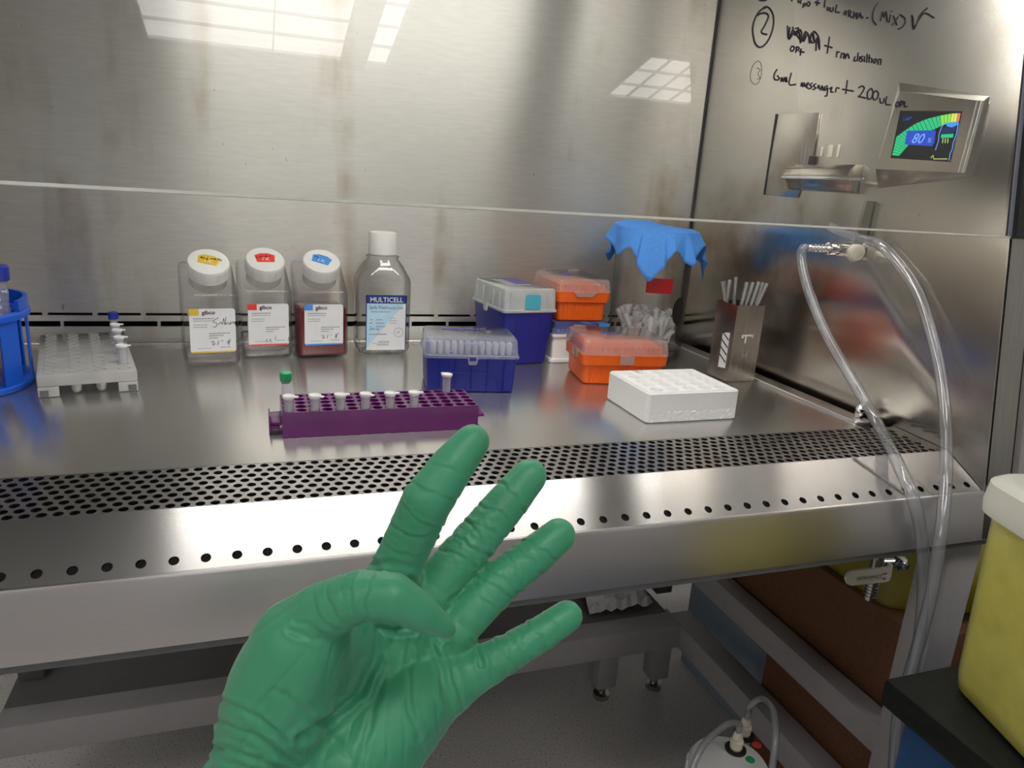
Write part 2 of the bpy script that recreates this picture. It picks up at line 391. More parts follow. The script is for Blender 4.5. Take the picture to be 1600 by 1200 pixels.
# perforated grille: real round holes, staggered
def hole_strip(mb, x0, x1, pts_fn, nx, nv, xs, vs, rad, th, seg=12):
    pass
def perforated(mb, cells, P):
    """cells: list of (u0,u1,v0,v1,uc,vc,ru,rv); P(u,v,lower)->Vector"""
    NS = 16; ths = .0028
    for (u0, u1, v0, v1, uc, vc, ru, rv) in cells:
        out_, inn = [], []
        for k in range(NS):
            a = 2 * PI * k / NS; ca, sa = math.cos(a), math.sin(a)
            s = 1 / max(abs(ca), abs(sa))
            out_.append((uc + (u1 - uc if ca > 0 else uc - u0) * max(-1, min(1, ca * s)), vc + (v1 - vc if sa > 0 else vc - v0) * max(-1, min(1, sa * s))))
            inn.append((uc + ru * ca, vc + rv * sa))
        O = [mb.bm.verts.new(P(u, v, 0)) for u, v in out_]; I = [mb.bm.verts.new(P(u, v, 0)) for u, v in inn]; D = [mb.bm.verts.new(P(u, v, ths)) for u, v in inn]
        for k in range(NS):
            j = (k + 1) % NS
            mb.bm.faces.new((O[k], O[j], I[j], I[k])); mb.bm.faces.new((I[k], I[j], D[j], D[k]))
def slopeP(ya, za, yb, zb):
    n_ = Vector((0, -(zb - za), yb - ya)).normalized()
    def P(u, v, lo):
        q = Vector((u, ya + (yb - ya) * v, za + (zb - za) * v)); return q - n_ * lo
    return P
GY0, GY1 = .6245, .7075
gr = MB(); cells = []; pitch = .0118; rows = 8; P = slopeP(GY0, .0012, GY1, .004)
dv = 1.0 / rows
for j in range(rows):
    x = -.46 + (pitch / 2 if j % 2 else 0)
    cells.append((-.43 - .06, x - pitch / 2, dv * j, dv * (j + 1), 0, 0, 0, 0)) if False else None
    gr.face([P(XL, dv * j, 0), P(x - pitch / 2 + pitch * 3, dv * j, 0), P(x - pitch / 2 + pitch * 3, dv * (j + 1), 0), P(XL, dv * (j + 1), 0)]) if x - pitch / 2 + pitch * 3 > XL else None
    x += pitch * 3
    while x + pitch / 2 < .790:
        cells.append((x - pitch / 2, x + pitch / 2, dv * j, dv * (j + 1), x, dv * (j + .5), .0040, .0040 / (GY1 - GY0))); x += pitch
    gr.face([P(x - pitch / 2, dv * j, 0), P(XR - .001, dv * j, 0), P(XR - .001, dv * (j + 1), 0), P(x - pitch / 2, dv * (j + 1), 0)])
perforated(gr, cells, P)
gr.build('front_grille', M['foil'], cab, False)
MB().prism([(GY1, -.012), (GY1, .0042), (GY1 + .006, .0012), (.7150, .0002), (.7150, -.012)], 'x', XL, XR - .001).build('grille_lip', M['foil'], cab, False)
# sloping armrest with one row of holes, then the front apron
af = MB(); A0, A1 = (.5705, -.0285), (GY0, .0012); P = slopeP(A0[0], A0[1], A1[0], A1[1])
hx = [onz(p[0], p[1], -.021).x for p in ((5, 907), (49, 904), (92, 900), (133, 896))]
hp = .0236; x = onz(217, 888, -.0215).x
while x > XL + .04: x -= hp
h0 = x - hp / 2; cells = []
af.face([P(XL, 0, 0), P(h0, 0, 0), P(h0, 1, 0), P(XL, 1, 0)])
while x + hp / 2 < XR - .002:
    cells.append((x - hp / 2, x + hp / 2, 0.0, .34, x, .165, .0040, .068)); af.face([P(x - hp / 2, .34, 0), P(x + hp / 2, .34, 0), P(x + hp / 2, 1, 0), P(x - hp / 2, 1, 0)]); x += hp
af.face([P(x - hp / 2, 0, 0), P(XR - .001, 0, 0), P(XR - .001, 1, 0), P(x - hp / 2, 1, 0)])
perforated(af, cells, P); af.build('armrest', M['foil'], cab, False)
MB().prism([(.5565, -.0855), (.5665, -.0315), (.5682, -.0288), (.5705, -.0282), (.5715, -.031), (.5600, -.0855)], 'x', XL - .04, XO).build('front_apron', M['front'], cab, True)
MB().box(XL - .04, XO + .04, .5605, YB + .05, -.094, -.0862).build('underside', M['framed'], cab, False)
# raised seam on the armrest (end of the lift-out section)
q0 = onz(1326, 713, .0005); q1 = onz(1410, 766, -.022)
MB().tube([Vector((q0.x, GY0 - .001, .0012)), Vector((q1.x + .002, .575, -.0255))], .0016, 8).build('armrest_seam', M['foil'], cab)
# --- things fixed on the right side panel
ysc = lambda px, py, X=XR: onx(px, py, X)
# outlet access cover
oc = MB(); oc.prism([(.9485, .3445), (.9500, .4105), (1.0440, .4140), (1.0490, .2890), (.9690, .2875)], 'x', XR - .0030, XR - .0004, .0008); oco = oc.build('outlet_cover', M['side'], cab)
g_ = MB(); g_.box(XR - .0034, XR - .0002, 1.0465, 1.0505, .289, .414); g_.build('cover_gap', M['black'], oco, False)
MB().box(XR - .006, XR - .001, .9445, .9535, .326, .349, .001).build('latch_slot', M['black'], oco)
tx = MB()
for k, yy in enumerate((.9740, .9655, .9580)): tx.box(XR - .0034, XR - .0028, yy - .001, yy + .001, .332, .368 - .004 * k)
tx.build('printed_lines', M['grey_ink'], oco, False)
hd = MB(); prof = [(XR - .001, .3370), (XR - .012, .3365), (XR - .021, .330), (XR - .024, .3215), (XR - .024, .3195), (XR - .016, .309), (XR - .012, .3005), (XR - .001, .2985)]
hd.prism([(u, v) for u, v in prof], 'y', .848, .982, .001); hd.build('flip_lid', M['box'], oco)
MB().box(XR - .027, XR - .021, .8185, .982, .3145, .3190, .001).build('flip_lid_lip', M['chrome'], oco)
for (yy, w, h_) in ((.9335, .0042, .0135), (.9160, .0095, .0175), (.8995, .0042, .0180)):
    MB().box(XR - .0014, XR - .0002, yy - w / 2, yy + w / 2, .3565 - h_ / 2 - .0005, .3565 + h_ / 2 - .0005, .0003).build('cream_reflection', M['cream'], cab)  # raised cream plates stand in for pale light reflections on the panel
# display housing: a wedge standing out from the panel
fTL, fBL, fBR = onx(1406, 143, .775), onx(1368, 264, .770), onx(1506, 270, .789)
nf = (fTL - fBL).cross(fBR - fBL).normalized()
if nf.x > 0: nf = -nf
def onface(px, py):
    d = ray(px, py); return EYE + d * ((fBL - EYE).dot(nf) / d.dot(nf)), nf
fTR = onface(1536, 158)[0]
wq = [onx(1372, 294, XR - .0005), onx(1514, 277, XR - .0005), onx(1546, 150, XR - .0005), onx(1405, 129, XR - .0005)]
dh = MB(); dh.loft([wq, [fBL, fBR, fTR, fTL]])
dso = dh.build('display_housing', M['side'], cab, False)
be = MB(); be.tube([fBR + nf * .0004, fTR + nf * .0004], .0020, 10); q_ = (fBR - fBL).normalized() * -.006
be.tube([fBR + nf * .0002 + q_, fTR + nf * .0002 + q_], .0010, 10); be.build('bright_edge', M['chrome'], dso)
cs = [onface(*p)[0] for p in ((1392, 247), (1485, 253), (1503, 174), (1407, 173))]
def scr(u, v, off): # bilinear on the screen, v up
    return (cs[0] * (1 - u) + cs[1] * u) * (1 - v) + (cs[3] * (1 - u) + cs[2] * u) * v + nf * off
def spoly(name, uv, off, mat):
    m_ = MB(); m_.loft([[scr(u, v, off - .0003) for u, v in uv], [scr(u, v, off) for u, v in uv]]); return m_.build(name, mat, dso, False)
spoly('screen', [(0, 0), (1, 0), (1, 1), (0, 1)], .0008, M['screen'])
E_ = SCRN
def zp(x, y): # zoomed-crop pixel -> screen uv
    P_ = onface(1380 + x / 10, 150 + y / 10)[0]
    ex = cs[1] - cs[0]; ey = cs[3] - cs[0]; r_ = P_ - cs[0]
    a, b2, c = ex.dot(ex), ex.dot(ey), ey.dot(ey); d, e2 = r_.dot(ex), r_.dot(ey); dt = a * c - b2 * b2
    return ((d * c - e2 * b2) / dt, (e2 * a - d * b2) / dt)
outer = [(150, 925), (185, 780), (215, 640), (350, 540), (520, 430), (700, 355), (900, 305), (1080, 272), (1220, 265)]
inner = [(255, 935), (330, 850), (400, 770), (470, 700), (600, 600), (780, 530), (920, 462), (1060, 410), (1195, 395)]
def along(pl, t):
    t *= len(pl) - 1; i = min(int(t), len(pl) - 2); f = t - i
    return (pl[i][0] * (1 - f) + pl[i + 1][0] * f, pl[i][1] * (1 - f) + pl[i + 1][1] * f)
groups = [('gauge_green', (45, 190, 125), 0, 18), ('gauge_lime', (140, 215, 85), 18, 21), ('gauge_yellow', (215, 225, 95), 21, 23), ('gauge_red', (225, 120, 95), 23, 24)]
for nm, rgb, i0, i1 in groups:
    e_('e_' + nm, rgb, E_); m_ = MB()
    for i in range(i0, i1):
        q = [along(outer, i / 24), along(outer, (i + .86) / 24), along(inner, (i + .86) / 24), along(inner, i / 24)]
        uv = [zp(*p) for p in q]; m_.loft([[scr(u, v, .0010) for u, v in uv], [scr(u, v, .0012) for u, v in uv]])
    m_.build(nm, M['e_' + nm], dso, False)
e_('e_panel', (50, 85, 205), E_ * .8); e_('e_digits', (130, 175, 255), E_); e_('e_cyan', (70, 150, 230), E_); e_('e_navy', (40, 60, 110), E_ * .7); e_('e_line', (110, 150, 230), E_); e_('e_lime', (170, 190, 110), E_)
spoly('readout_panel', [zp(*p) for p in ((345, 760), (385, 545), (830, 535), (800, 740), (770, 785))], .0014, M['e_panel'])
ub = (cs[1] - cs[0]).normalized(); vb = nf.cross(ub); vb = vb if vb.dot(cs[3] - cs[0]) > 0 else -vb
def smat(x, y, off=.0018):
    P_ = scr(*zp(x, y), off); mm = Matrix((ub, vb, nf)).transposed().to_4x4(); mm.translation = P_; return mm
letters('80', .0165, M['e_digits'], dso, smat(440, 735), 'readout_digits', shear=.25, sx=.95)
letters('%', .0075, M['e_digits'], dso, smat(690, 725), 'readout_unit', shear=.25)
letters('LAF', .0068, M['e_panel'], dso, smat(310, 385), 'screen_heading', shear=.3)
spoly('fan_icon', [zp(*p) for p in ((990, 420), (1185, 400), (1165, 450), (1080, 490), (1000, 470))], .0014, M['e_cyan'])
spoly('cabinet_icon', [zp(*p) for p in ((960, 480), (1150, 470), (1110, 580), (900, 590))], .0013, M['e_navy'])
spoly('filter_icon', [zp(*p) for p in ((920, 600), (1110, 590), (1095, 650), (910, 655))], .0016, M['e_gauge_green'])
m_ = MB()
for pl in ([(985, 415), (930, 470), (880, 600), (875, 700), (825, 850)], [(1185, 420), (1150, 600), (1100, 740), (1090, 830), (1055, 900), (1040, 1010)]):
    m_.tube([scr(*zp(*p), .0015) for p in pl], .0005, 6)
m_.build('sash_icon', M['e_line'], dso)
m_ = MB()
for x in (945, 985, 1025): m_.tube([scr(*zp(*p), .0015) for p in ((x, 665), (x - 10, 735))], .0006, 6)
m_.tube([scr(*zp(*p), .0015) for p in ((755, 970), (790, 930), (800, 985), (1010, 985))], .0006, 6)
m_.build('airflow_icon', M['e_lime'], dso)
# vacuum petcock standing out from the panel
VY, VZ = .83, .2225
tp = MB()
rx = lambda pr, x0, mb=None: [(r_, x0 + z_) for r_, z_ in pr]
MX = Matrix.Translation((0, VY, VZ)) @ Matrix.Rotation(PI / 2, 4, 'Y')
tp.lathe([(.0165, XR - .006), (.0165, XR - .0005)], 24, MX)
tp.lathe([(.0075, .762), (.0092, .766), (.0092, .777), (.010, .779), (.010, .792), (.0095, .7945)], 24, MX)
tpo = tp.build('vacuum_tap', M['chrome'], cab)
hb = MB(); pr = [(.0025, .713), (.0045, .7135)]
for k in range(5): pr += [(.0058, .7155 + k * .006), (.0042, .7205 + k * .006)]
pr += [(.006, .748), (.0088, .749), (.0088, .757), (.0065, .758), (.0065, .763)]
hb.lathe(pr, 20, MX); hb.build('hose_barb', M['chrome'], tpo)
bt = MB(); bt.lathe([(.0105, 0), (.0112, .004), (.0105, .009), (.008, .010)], 24, Matrix.Translation((.786, VY - .009, VZ - .002)) @ Matrix.Rotation(PI / 2, 4, 'X')); bt.build('white_button', M['cream'], tpo)
lv = MB(); p0 = Vector((.789, VY - .012, VZ + .008)); p1 = ony(1359, 314, VY - .014)
lv.loft([[p0 + Vector(v) for v in ((-.005, -.002, 0), (.005, -.002, 0), (.005, .003, 0), (-.005, .003, 0))], [p0.lerp(p1, .2) + Vector(v) for v in ((-.0075, -.002, 0), (.0075, -.002, 0), (.0075, .003, 0), (-.0075, .003, 0))], [p1 + Vector(v) for v in ((-.0065, -.002, 0), (.0065, -.002, 0), (.0065, .003, 0), (-.0065, .003, 0))]])
lv.build('lever', M['nickel'], tpo)
# drain valve under the cabinet
dv_ = MB(); D0 = ony(1384, 868, .72); D1 = ony(1366, 932, .72)
DX = .835
q = onz(1372, 865, -.18)
pc = ony(1370, 880, .70); pc2 = ony(1365, 934, .70)
MBt = MB(); MBt.tube([(pc.x, .70, -.0945), (pc.x, .70, pc2.z)], .0085, 16)
for k in range(6): MBt.tube([(pc.x, .70, pc2.z + .004 + k * .005), (pc.x, .70, pc2.z + .006 + k * .005)], .0095, 16)
dvo = MBt.build('drain_valve', M['nickel'], cab)
n1 = ony(1407, 880, .69); n0 = ony(1396, 886, .69)
nb = MB(); nb.tube([(pc.x, .70, n1.z), (n1.x - .004, .695, n1.z)], .006, 12); nb.lathe([(.010, -.006), (.0105, -.002), (.0105, .004), (.006, .006), (.004, .009)], 6, Matrix.Translation((n1.x, .69, n1.z)) @ Matrix.Rotation(PI / 2, 4, 'X')); nb.lathe([(.004, .006), (.004, .012)], 12, Matrix.Translation((n1.x, .69, n1.z)) @ Matrix.Rotation(PI / 2, 4, 'X')); nb.build('valve_nut', M['chrome'], dvo)
HYv = .683
def hq(x, y): # crop pixel -> handle plane
    return ony(1300 + x / 10.907, 850 + y / 10.907, HYv)
hp_ = [(270, 690), (235, 610), (250, 540), (300, 480), (380, 455), (965, 395), (985, 330), (1040, 345), (1010, 560), (980, 625), (930, 650), (330, 712)]
hv = MB(); ring = [hq(*p) for p in hp_]
hv.loft([[p + Vector((0, .003, 0)) for p in ring], ring]); hvo = hv.build('valve_handle', M['cream'], dvo)
a_, b2_ = hq(790, 540), hq(420, 575); u_ = (b2_ - a_).normalized(); v_ = Vector((0, -1, 0)).cross(u_)
mm = Matrix((u_, v_, Vector((0, -1, 0)))).transposed().to_4x4(); mm.translation = hq(800, 525) + Vector((0, -.0006, 0))
letters('DRAIN VALVE I', .0068, M['ink'], dvo, mm, 'handle_lettering', sx=.86)
am = MB(); am.tube([hq(*p) + Vector((0, -.0005, 0)) for p in ((860, 500), (830, 540), (835, 580))], .0004, 6); am.tube([hq(*p) + Vector((0, -.0005, 0)) for p in ((875, 515), (930, 495))], .0006, 6); am.tube([hq(*p) + Vector((0, -.0005, 0)) for p in ((860, 590), (905, 585))], .001, 6); am.build('handle_mark', M['ink'], dvo)
# ================================================================== THE SASH
SO = Vector((0, 0, 0))
def sp(x, s, off): return Vector((x, 0, 0)) + S1 * 1.0 + ST * s + SN * off - SO   # S1.x = 0
pn = MB(); L_ = .40
pn.loft([[sp(XL - .03, 0, .002), sp(XR - .004, 0, .002), sp(XR - .004, L_, .002), sp(XL - .03, L_, .002)]], True, False)
sash = pn.build('glass_sash', M['pane'], cab, False)
es = MB(); es.loft([[sp(XL - .03, -.0014, o) for o in (-.001, .004)] + [sp(XL - .03, .0014, o) for o in (.004, -.001)], [sp(XR - .004, -.0008, o) for o in (-.001, .004)] + [sp(XR - .004, .0008, o) for o in (.004, -.001)]])
es.build('polished_edge', M['edge'], sash, False)
sg = MB(); sg.loft([[sp(x, 0, o) for x, o in ((XR - .0035, -.003), (XR - .0035, .010), (XO + .012, .010), (XO + .012, -.003))], [sp(x, L_, o) for x, o in ((XR - .0035, -.003), (XR - .0035, .010), (XO + .012, .010), (XO + .012, -.003))]]); sg.build('side_seal', M['black'], sash, False)
sr = MB(); sr.loft([[sp(x, 0.001, o) for x, o in ((XR - .0085, .0032), (XR - .0085, .0048), (XR - .0038, .0048), (XR - .0038, .0032))], [sp(x, L_, o) for x, o in ((XR - .0085, .0032), (XR - .0085, .0048), (XR - .0038, .0048), (XR - .0038, .0032))]]); sr.build('glass_edge', M['frost'], sash, False)
# handwriting, traced stroke by stroke on the outside of the glass
STK = [ # zoomed 4x, origin (1100,0)
 [(345,0),(372,4),(390,0)], [(545,0),(552,6)],
 [(588,0),(592,20)],[(590,8),(606,12)],[(606,0),(604,24)], [(622,22),(618,48)],[(622,24),(632,22),(634,34),(622,38)], [(650,10),(662,18),(658,36),(646,34),(644,20),(654,12)],
 [(694,14),(724,20)],[(710,2),(706,34)], [(756,2),(752,48)],
 [(772,42),(770,60),(778,64),(784,46)],[(790,48),(790,68),(802,70),(806,50)],[(808,44),(806,70)], [(830,30),(822,72),(848,78)],
 [(874,92),(880,70),(888,74),(886,96)],[(902,64),(904,106)],[(902,66),(918,72),(914,86),(904,86),(924,110)],[(936,72),(934,114),(946,82),(956,118),(958,78)],[(964,112),(974,80),(986,112),(994,106)],[(968,100),(984,102)], [(1016,112),(1026,112)],
 [(1084,14),(1064,50),(1054,90),(1056,128),(1076,156)], [(1104,132),(1114,74),(1124,108),(1136,72),(1146,138)], [(1164,92),(1156,142)],[(1172,68),(1174,74)], [(1184,98),(1206,158)],[(1212,106),(1178,156)], [(1224,92),(1252,112),(1256,142),(1238,170),(1214,182)],
 [(1298,94),(1310,184),(1352,92),(1396,50)],[(1302,100),(1314,176),(1346,96)],[(1306,110),(1314,168),(1372,84),(1438,112)],
 [(392,44),(352,64),(320,112),(304,170),(308,228),(322,276),(352,296),(388,270),(418,216),(434,152),(432,96),(414,58),(392,42),(370,48)],
 [(332,98),(356,84),(388,84),(402,100),(394,128),(374,168),(358,196),(368,210),(394,216)],
 [(522,160),(526,240),(556,182),(552,168)],[(536,170),(530,246),(566,196)],[(570,180),(590,176),(582,214),(566,216),(590,190),(604,270)],[(598,182),(610,208),(602,268),(634,196),(622,262),(650,210),(660,270),(672,206),(690,262),(684,196),(716,232),(722,310),(704,236),(700,318)],[(560,190),(612,256),(640,200),(676,268),(712,240)],
 [(548,288),(540,310),(552,320),(566,298),(552,288)],[(578,292),(574,330)],[(578,294),(594,298),(590,312),(576,312)],[(606,304),(602,348)],[(596,320),(626,328)],
 [(754,284),(802,298)],[(784,230),(770,334)],
 [(832,320),(828,358)],[(830,332),(848,324)],[(860,330),(854,364)],[(858,338),(874,334),(872,366)],[(884,336),(882,366),(896,336),(908,366),(900,336)],
 [(944,354),(938,380),(958,378)],[(964,330),(958,382)],[(974,352),(970,384)],[(994,352),(978,360),(992,374),(980,386)],[(1004,352),(1002,388)],[(1020,336),(1016,392)],[(1034,342),(1030,392)],[(1024,360),(1042,362)],[(1050,364),(1046,394)],[(1070,368),(1058,380),(1066,394),(1078,378),(1070,368)],[(1086,404),(1090,372),(1106,374),(1102,406)],
 [(340,380),(312,400),(292,450),(292,500),(318,528),(346,508),(360,450),(356,400),(340,380)], [(330,424),(352,436),(338,460),(350,490),(332,494)],
 [(456,434),(440,462),(438,490),(454,500),(472,492),(458,472)],[(480,512),(486,484),(494,510),(502,484),(510,514)],[(514,480),(520,516)],[(546,456),(532,526),(574,528)],
 [(606,540),(612,516),(618,542),(626,518),(632,544)],[(642,536),(654,522),(646,520),(638,540),(652,552)],[(676,520),(662,530),(674,546),(656,556)],[(700,524),(684,534),(698,552),(680,560)],[(708,552),(718,532),(722,560)],[(730,566),(738,536),(746,568)],[(772,536),(754,546),(756,566),(772,548),(768,596),(756,600)],[(784,556),(800,546),(792,572),(808,576)],[(822,578),(828,550),(846,552)],
 [(866,558),(934,570)],[(896,502),(886,586)],
 [(968,548),(986,538),(1002,552),(976,596),(966,602),(1012,614)],[(1044,552),(1022,576),(1024,618),(1046,612),(1056,576),(1046,552)],[(1074,566),(1056,590),(1060,622),(1080,618),(1090,586),(1076,566)],[(1098,610),(1104,642),(1122,640),(1126,614)],[(1142,602),(1136,650),(1166,656)],
 [(1208,634),(1198,656),(1206,668),(1220,650),(1210,634)],[(1230,630),(1226,670)],[(1230,632),(1246,638),(1240,652),(1228,652)],[(1256,634),(1252,666),(1270,664)],
]
FAINT = (len(STK) - 30)
hw = MB()
for i, st in enumerate(STK):
    pts = [onsash(1100 + x / 4, y / 4, .0028) - SO for x, y in st]
    if len(pts) > 2: pts = smooth_path(pts, 4)
    big = (st[0] in ((392, 44), (332, 98), (1084, 14)))
    faint = st[0] in ((340, 380), (330, 424))
    hw.tube(pts, .0009 if big else (.0003 if faint else .00082), 6)
hw.build('handwriting', M['ink'], sash)
# ================================================================== STAND
ST0 = Vector((.2, .9, FZ))
stand = thing('cabinet_stand', ST0, 'painted steel stand with legs, rails and lower shelf under the cabinet', 'stand')
class RB(MB):
    def __init__(s, o): super().__init__(); s.o = o
    def build(s, *a, **k):
        bmesh.ops.translate(s.bm, vec=-s.o, verts=s.bm.verts); return super().build(*a, **k)
RB(ST0).box(.786, .836, .578, .622, FZ + .002, -.0945, .003).build('leg', M['frame'], stand)
RB(ST0).box(-.40, -.35, .578, .622, FZ + .002, -.0945, .003).build('leg', M['frame'], stand)
RB(ST0).box(-.40, .83, 1.15, 1.20, -.645, -.588, .003).build('rear_rail', M['frame'], stand)
RB(ST0).box(.83, .88, .625, 1.20, -.645, -.592, .003).build('side_rail', M['frame'], stand)
RB(ST0).box(.84, .88, .625, 1.30, -.490, -.443, .003).build('side_rail', M['frame'], stand)
RB(ST0).box(-.40, .828, 1.2005, 1.70, -.612, -.592, .002).build('lower_shelf', M['framed'], stand)
for px in (945, 1027):
    f = ony(px, 1098 if px == 945 else 1085, 1.205); xx = f.x
    l = RB(ST0).box(xx - .022, xx + .022, 1.205, 1.245, FZ + .035, -.6125, .002).build('leg', M['frame'], stand)
    RB(ST0).lathe([(.018, FZ + .001), (.018, FZ + .012), (.009, FZ + .014), (.009, FZ + .036)], 16, Matrix.Translation((xx, 1.225, 0))).build('levelling_foot', M['nickel'], l)
for xx in (-.375, .86): RB(ST0).box(xx - .02, xx + .02, 1.27, 1.31, -.5915, -.0945, .003).build('upright', M['framed'], stand)
# ================================================================== UNDER AND BESIDE THE CABINET
def boxthing(name, x0, x1, y0, y1, z0, z1, mat, label, cat, bev=.003):
    o = MB().box(x0 - (x0 + x1) / 2, (x1 - x0) / 2, -(y1 - y0) / 2, (y1 - y0) / 2, 0, z1 - z0, bev).build(name, mat, None, loc=((x0 + x1) / 2, (y0 + y1) / 2, z0))
    return tag(o, label, cat)
boxthing('cardboard_box', .885, 1.25, .66, .955, FZ + .001, -.4425 - .05, M['board'], 'low brown box on the floor, seen between the two side rails', 'box')
boxthing('wooden_crate', .885, 1.25, .66, 1.12, -.4905, -.305, M['board'], 'long brown board-sided box beside the stand below the yellow bag', 'box')
boxthing('bluish_light_block', .95, 1.3, .985, 1.3, FZ + .001, -.495, M['palebox'], 'pale blue-grey block added for the bluish light behind the brown box on the floor', 'light block')  # pale blue colour stands in for bluish light seen through the gap
# yellow bag slumped on the box
bg = MB(); rings = []
rnd = random.Random(3)
for i, (w, d, z, r) in enumerate(((.34, .40, 0, .06), (.36, .46, .04, .08), (.34, .47, .09, .09), (.31, .44, .13, .10), (.24, .36, .165, .09), (.12, .2, .185, .05))):
    ring = rrect(w, d, r, z, 10)
    for k, p in enumerate(ring):
        n_ = noise.noise(Vector((p.x * 9, p.y * 9, z * 16 + 4))); p.x += n_ * .022; p.y += n_ * .03; p.z += noise.noise(p * 13) * .012 if i else 0
    rings.append(ring)
bg.loft(rings); bgo = bg.build('waste_bag', M['bag'], None, angle=60, loc=(1.075, .90, -.3040)); tag(bgo, 'slumped yellow plastic bag on the brown box behind the drain valve', 'bag')
# crumpled tissue on the stand shelf
ti = MB(); g = 12; vsx = {}
for i in range(g + 1):
    for j in range(g + 1):
        x, y = (i / g - .5), (j / g - .5)
        z = .004 + .09 * max(0, (.5 - max(abs(x), abs(y)))) * (1 + noise.noise(Vector((x * 6, y * 6, 1)))) + .03 * abs(noise.noise(Vector((x * 9, y * 9, 5))))
        vsx[i, j] = ti.bm.verts.new((x * .15 + .03 * y, y * .14, z))
for i in range(g):
    for j in range(g): ti.bm.faces.new((vsx[i, j], vsx[i + 1, j], vsx[i + 1, j + 1], vsx[i, j + 1]))
tq = onz(958, 928, -.590); tio = ti.build('tissue', M['tissue'], None, angle=20, loc=(tq.x, tq.y, -.5915)); tag(tio, 'crumpled white tissue lying on the lower shelf of the stand', 'tissue')
# lab bench at the right with blue cabinet and yellow container
BZ = -.15; c0 = onz(1382, 1060, BZ); bx = c0.x; byk = c0.y
b0 = Vector((bx, byk - .7, FZ))
bn = thing('lab_bench', (bx + .5, byk - .6, FZ), 'black-topped lab bench on a blue base at the lower right', 'bench')
O_ = Vector((bx + .5, byk - .6, FZ))
RB(O_).box(bx, bx + 1.1, byk - 1.25, byk, BZ - .028, BZ, .003).build('bench_top', M['bench'], bn)
RB(O_).box(bx + .02, bx + 1.06, byk - 1.22, byk - .015, FZ + .001, BZ - .0285, .003).build('cabinet_body', M['benchblue'], bn)
RB(O_).box(.90, 1.10, -.16, -.06, BZ + .0005, 1.75, .004).build('added_dark_upright', M['black'], bn)  # unseen upright added to mirror a dark band in the back panel
# yellow sharps container with a white lid
s0 = onz(1493, 1072, BZ); s1 = onz(1572, 1155, BZ)
ex = (s1 - s0); ang = math.atan2(ex.y, ex.x); wl = .14; dl = .20
u_ = ex.normalized(); w_ = Vector((-u_.y, u_.x, 0)); 
cc = s0 + u_ * (.070) + w_ * .070
sc = thing('sharps_container', (cc.x, cc.y, BZ + .0008), 'translucent yellow sharps container with white lid on the black bench', 'sharps container', ang)
ztop = ony(1556, 797, s0.y).z - BZ
r_ = MB(); rings = []
for (k, z, r) in ((.79, .002, .02), (.83, .006, .025), (.85, .02, .026), (.90, ztop, .03)): rings.append(rrect(.185 * k, .185 * k, r, z, 6))
r_.loft(rings, True, False); r_.build('body', M['sharps'], sc)
r_ = MB(); r_.loft([rrect(.138, .138, .02, .008, 4), rrect(.142, .142, .02, .060, 4)]); r_.build('contents', M['bag'], sc)
r_ = MB(); rings = []
for (w, z, r) in ((.168, ztop - .003, .030), (.180, ztop - .003, .033), (.182, ztop + .006, .033), (.177, ztop + .024, .03), (.168, ztop + .028, .03)): rings.append(rrect(w, w, r, z, 6))
r_.loft(rings); r_.build('lid', M['sharplid'], sc)
# small things seen behind the container on the bench edge
# vacuum waste bottle on the floor with two hoses
VC = (.672, .760, FZ + .001); CT = .245
vb = thing('vacuum_flask', VC, 'white-capped vacuum flask with two hose fittings standing on the floor', 'flask', .3)
v_ = MB(); v_.lathe([(.050, 0), (.056, .004), (.057, .02), (.057, CT - .045), (.050, CT - .03)], 40, None, True, False); v_.build('body', M['clear'], vb)
v_ = MB(); v_.lathe([(.058, CT - .045), (.061, CT - .042), (.061, CT - .006), (.057, CT), (.053, CT + .001)], 48); cpo = v_.build('cap', M['white'], vb)
rb = MB()
for k in range(26):
    a = 2 * PI * k / 26; rb.box(-.0025, .0025, -.002, .002, CT - .042, CT - .010, .001, 1, Matrix.Rotation(a, 4, 'Z') @ Matrix.Translation((0, .0615, 0)))
rb.build('cap_rib', M['white'], cpo)
VM = Matrix.Translation(Vector(VC)) @ Matrix.Rotation(.3, 4, 'Z')
for nm, (px, py) in (('fitting', (1149, 1172)), ('fitting', (1162, 1150))):
    w = onz(px, py, VC[2] + CT); l = VM.inverted() @ w
    f = MB(); f.lathe([(.0165, CT + .0012), (.0165, CT + .0035), (.013, CT + .004)], 24, Matrix.Translation((l.x, l.y, 0))); fo = f.build('port_ring', M['black'], vb)
    f = MB(); f.lathe([(.009, CT + .004), (.010, CT + .008), (.0075, CT + .011), (.0105, CT + .013), (.0105, CT + .019), (.007, CT + .021), (.0085, CT + .024), (.006, CT + .034)], 12, Matrix.Translation((l.x, l.y, 0))); f.build('hose_fitting', M['cream'], vb)
    if nm and py == 1172: FA = w
    else: FB = w
for (px, py, mt_, nm, sx) in ((1172, 1188, 'green', 'green_dot', 1), (1182, 1165, 'redlab', 'red_dot', 1)):
    w = onz(px, py, VC[2] + CT); l = VM.inverted() @ w
    f = MB(); f.lathe([(.0075, CT + .0012), (.0070, CT + .002)], 20, Matrix.Translation((l.x, l.y, 0))); f.build(nm, M[mt_], vb)
h1 = smooth_path([FA + Vector((0, 0, .0348)), FA + Vector((-.002, .0, .050)), ony(1138, 1131, .775), ony(1118, 1145, .765), ony(1098, 1166, .75), ony(1082, 1200, .735), ony(1070, 1250, .72), ony(1075, 1330, .71)], 6)
o = MB(); o.tube(h1, .0048, 12); o = o.build('vacuum_hose', M['hosedim'], None, loc=(0, 0, 0)); tag(o, 'milky hose arching left and down from the white flask cap', 'hose', 'hoses on the vacuum flask')
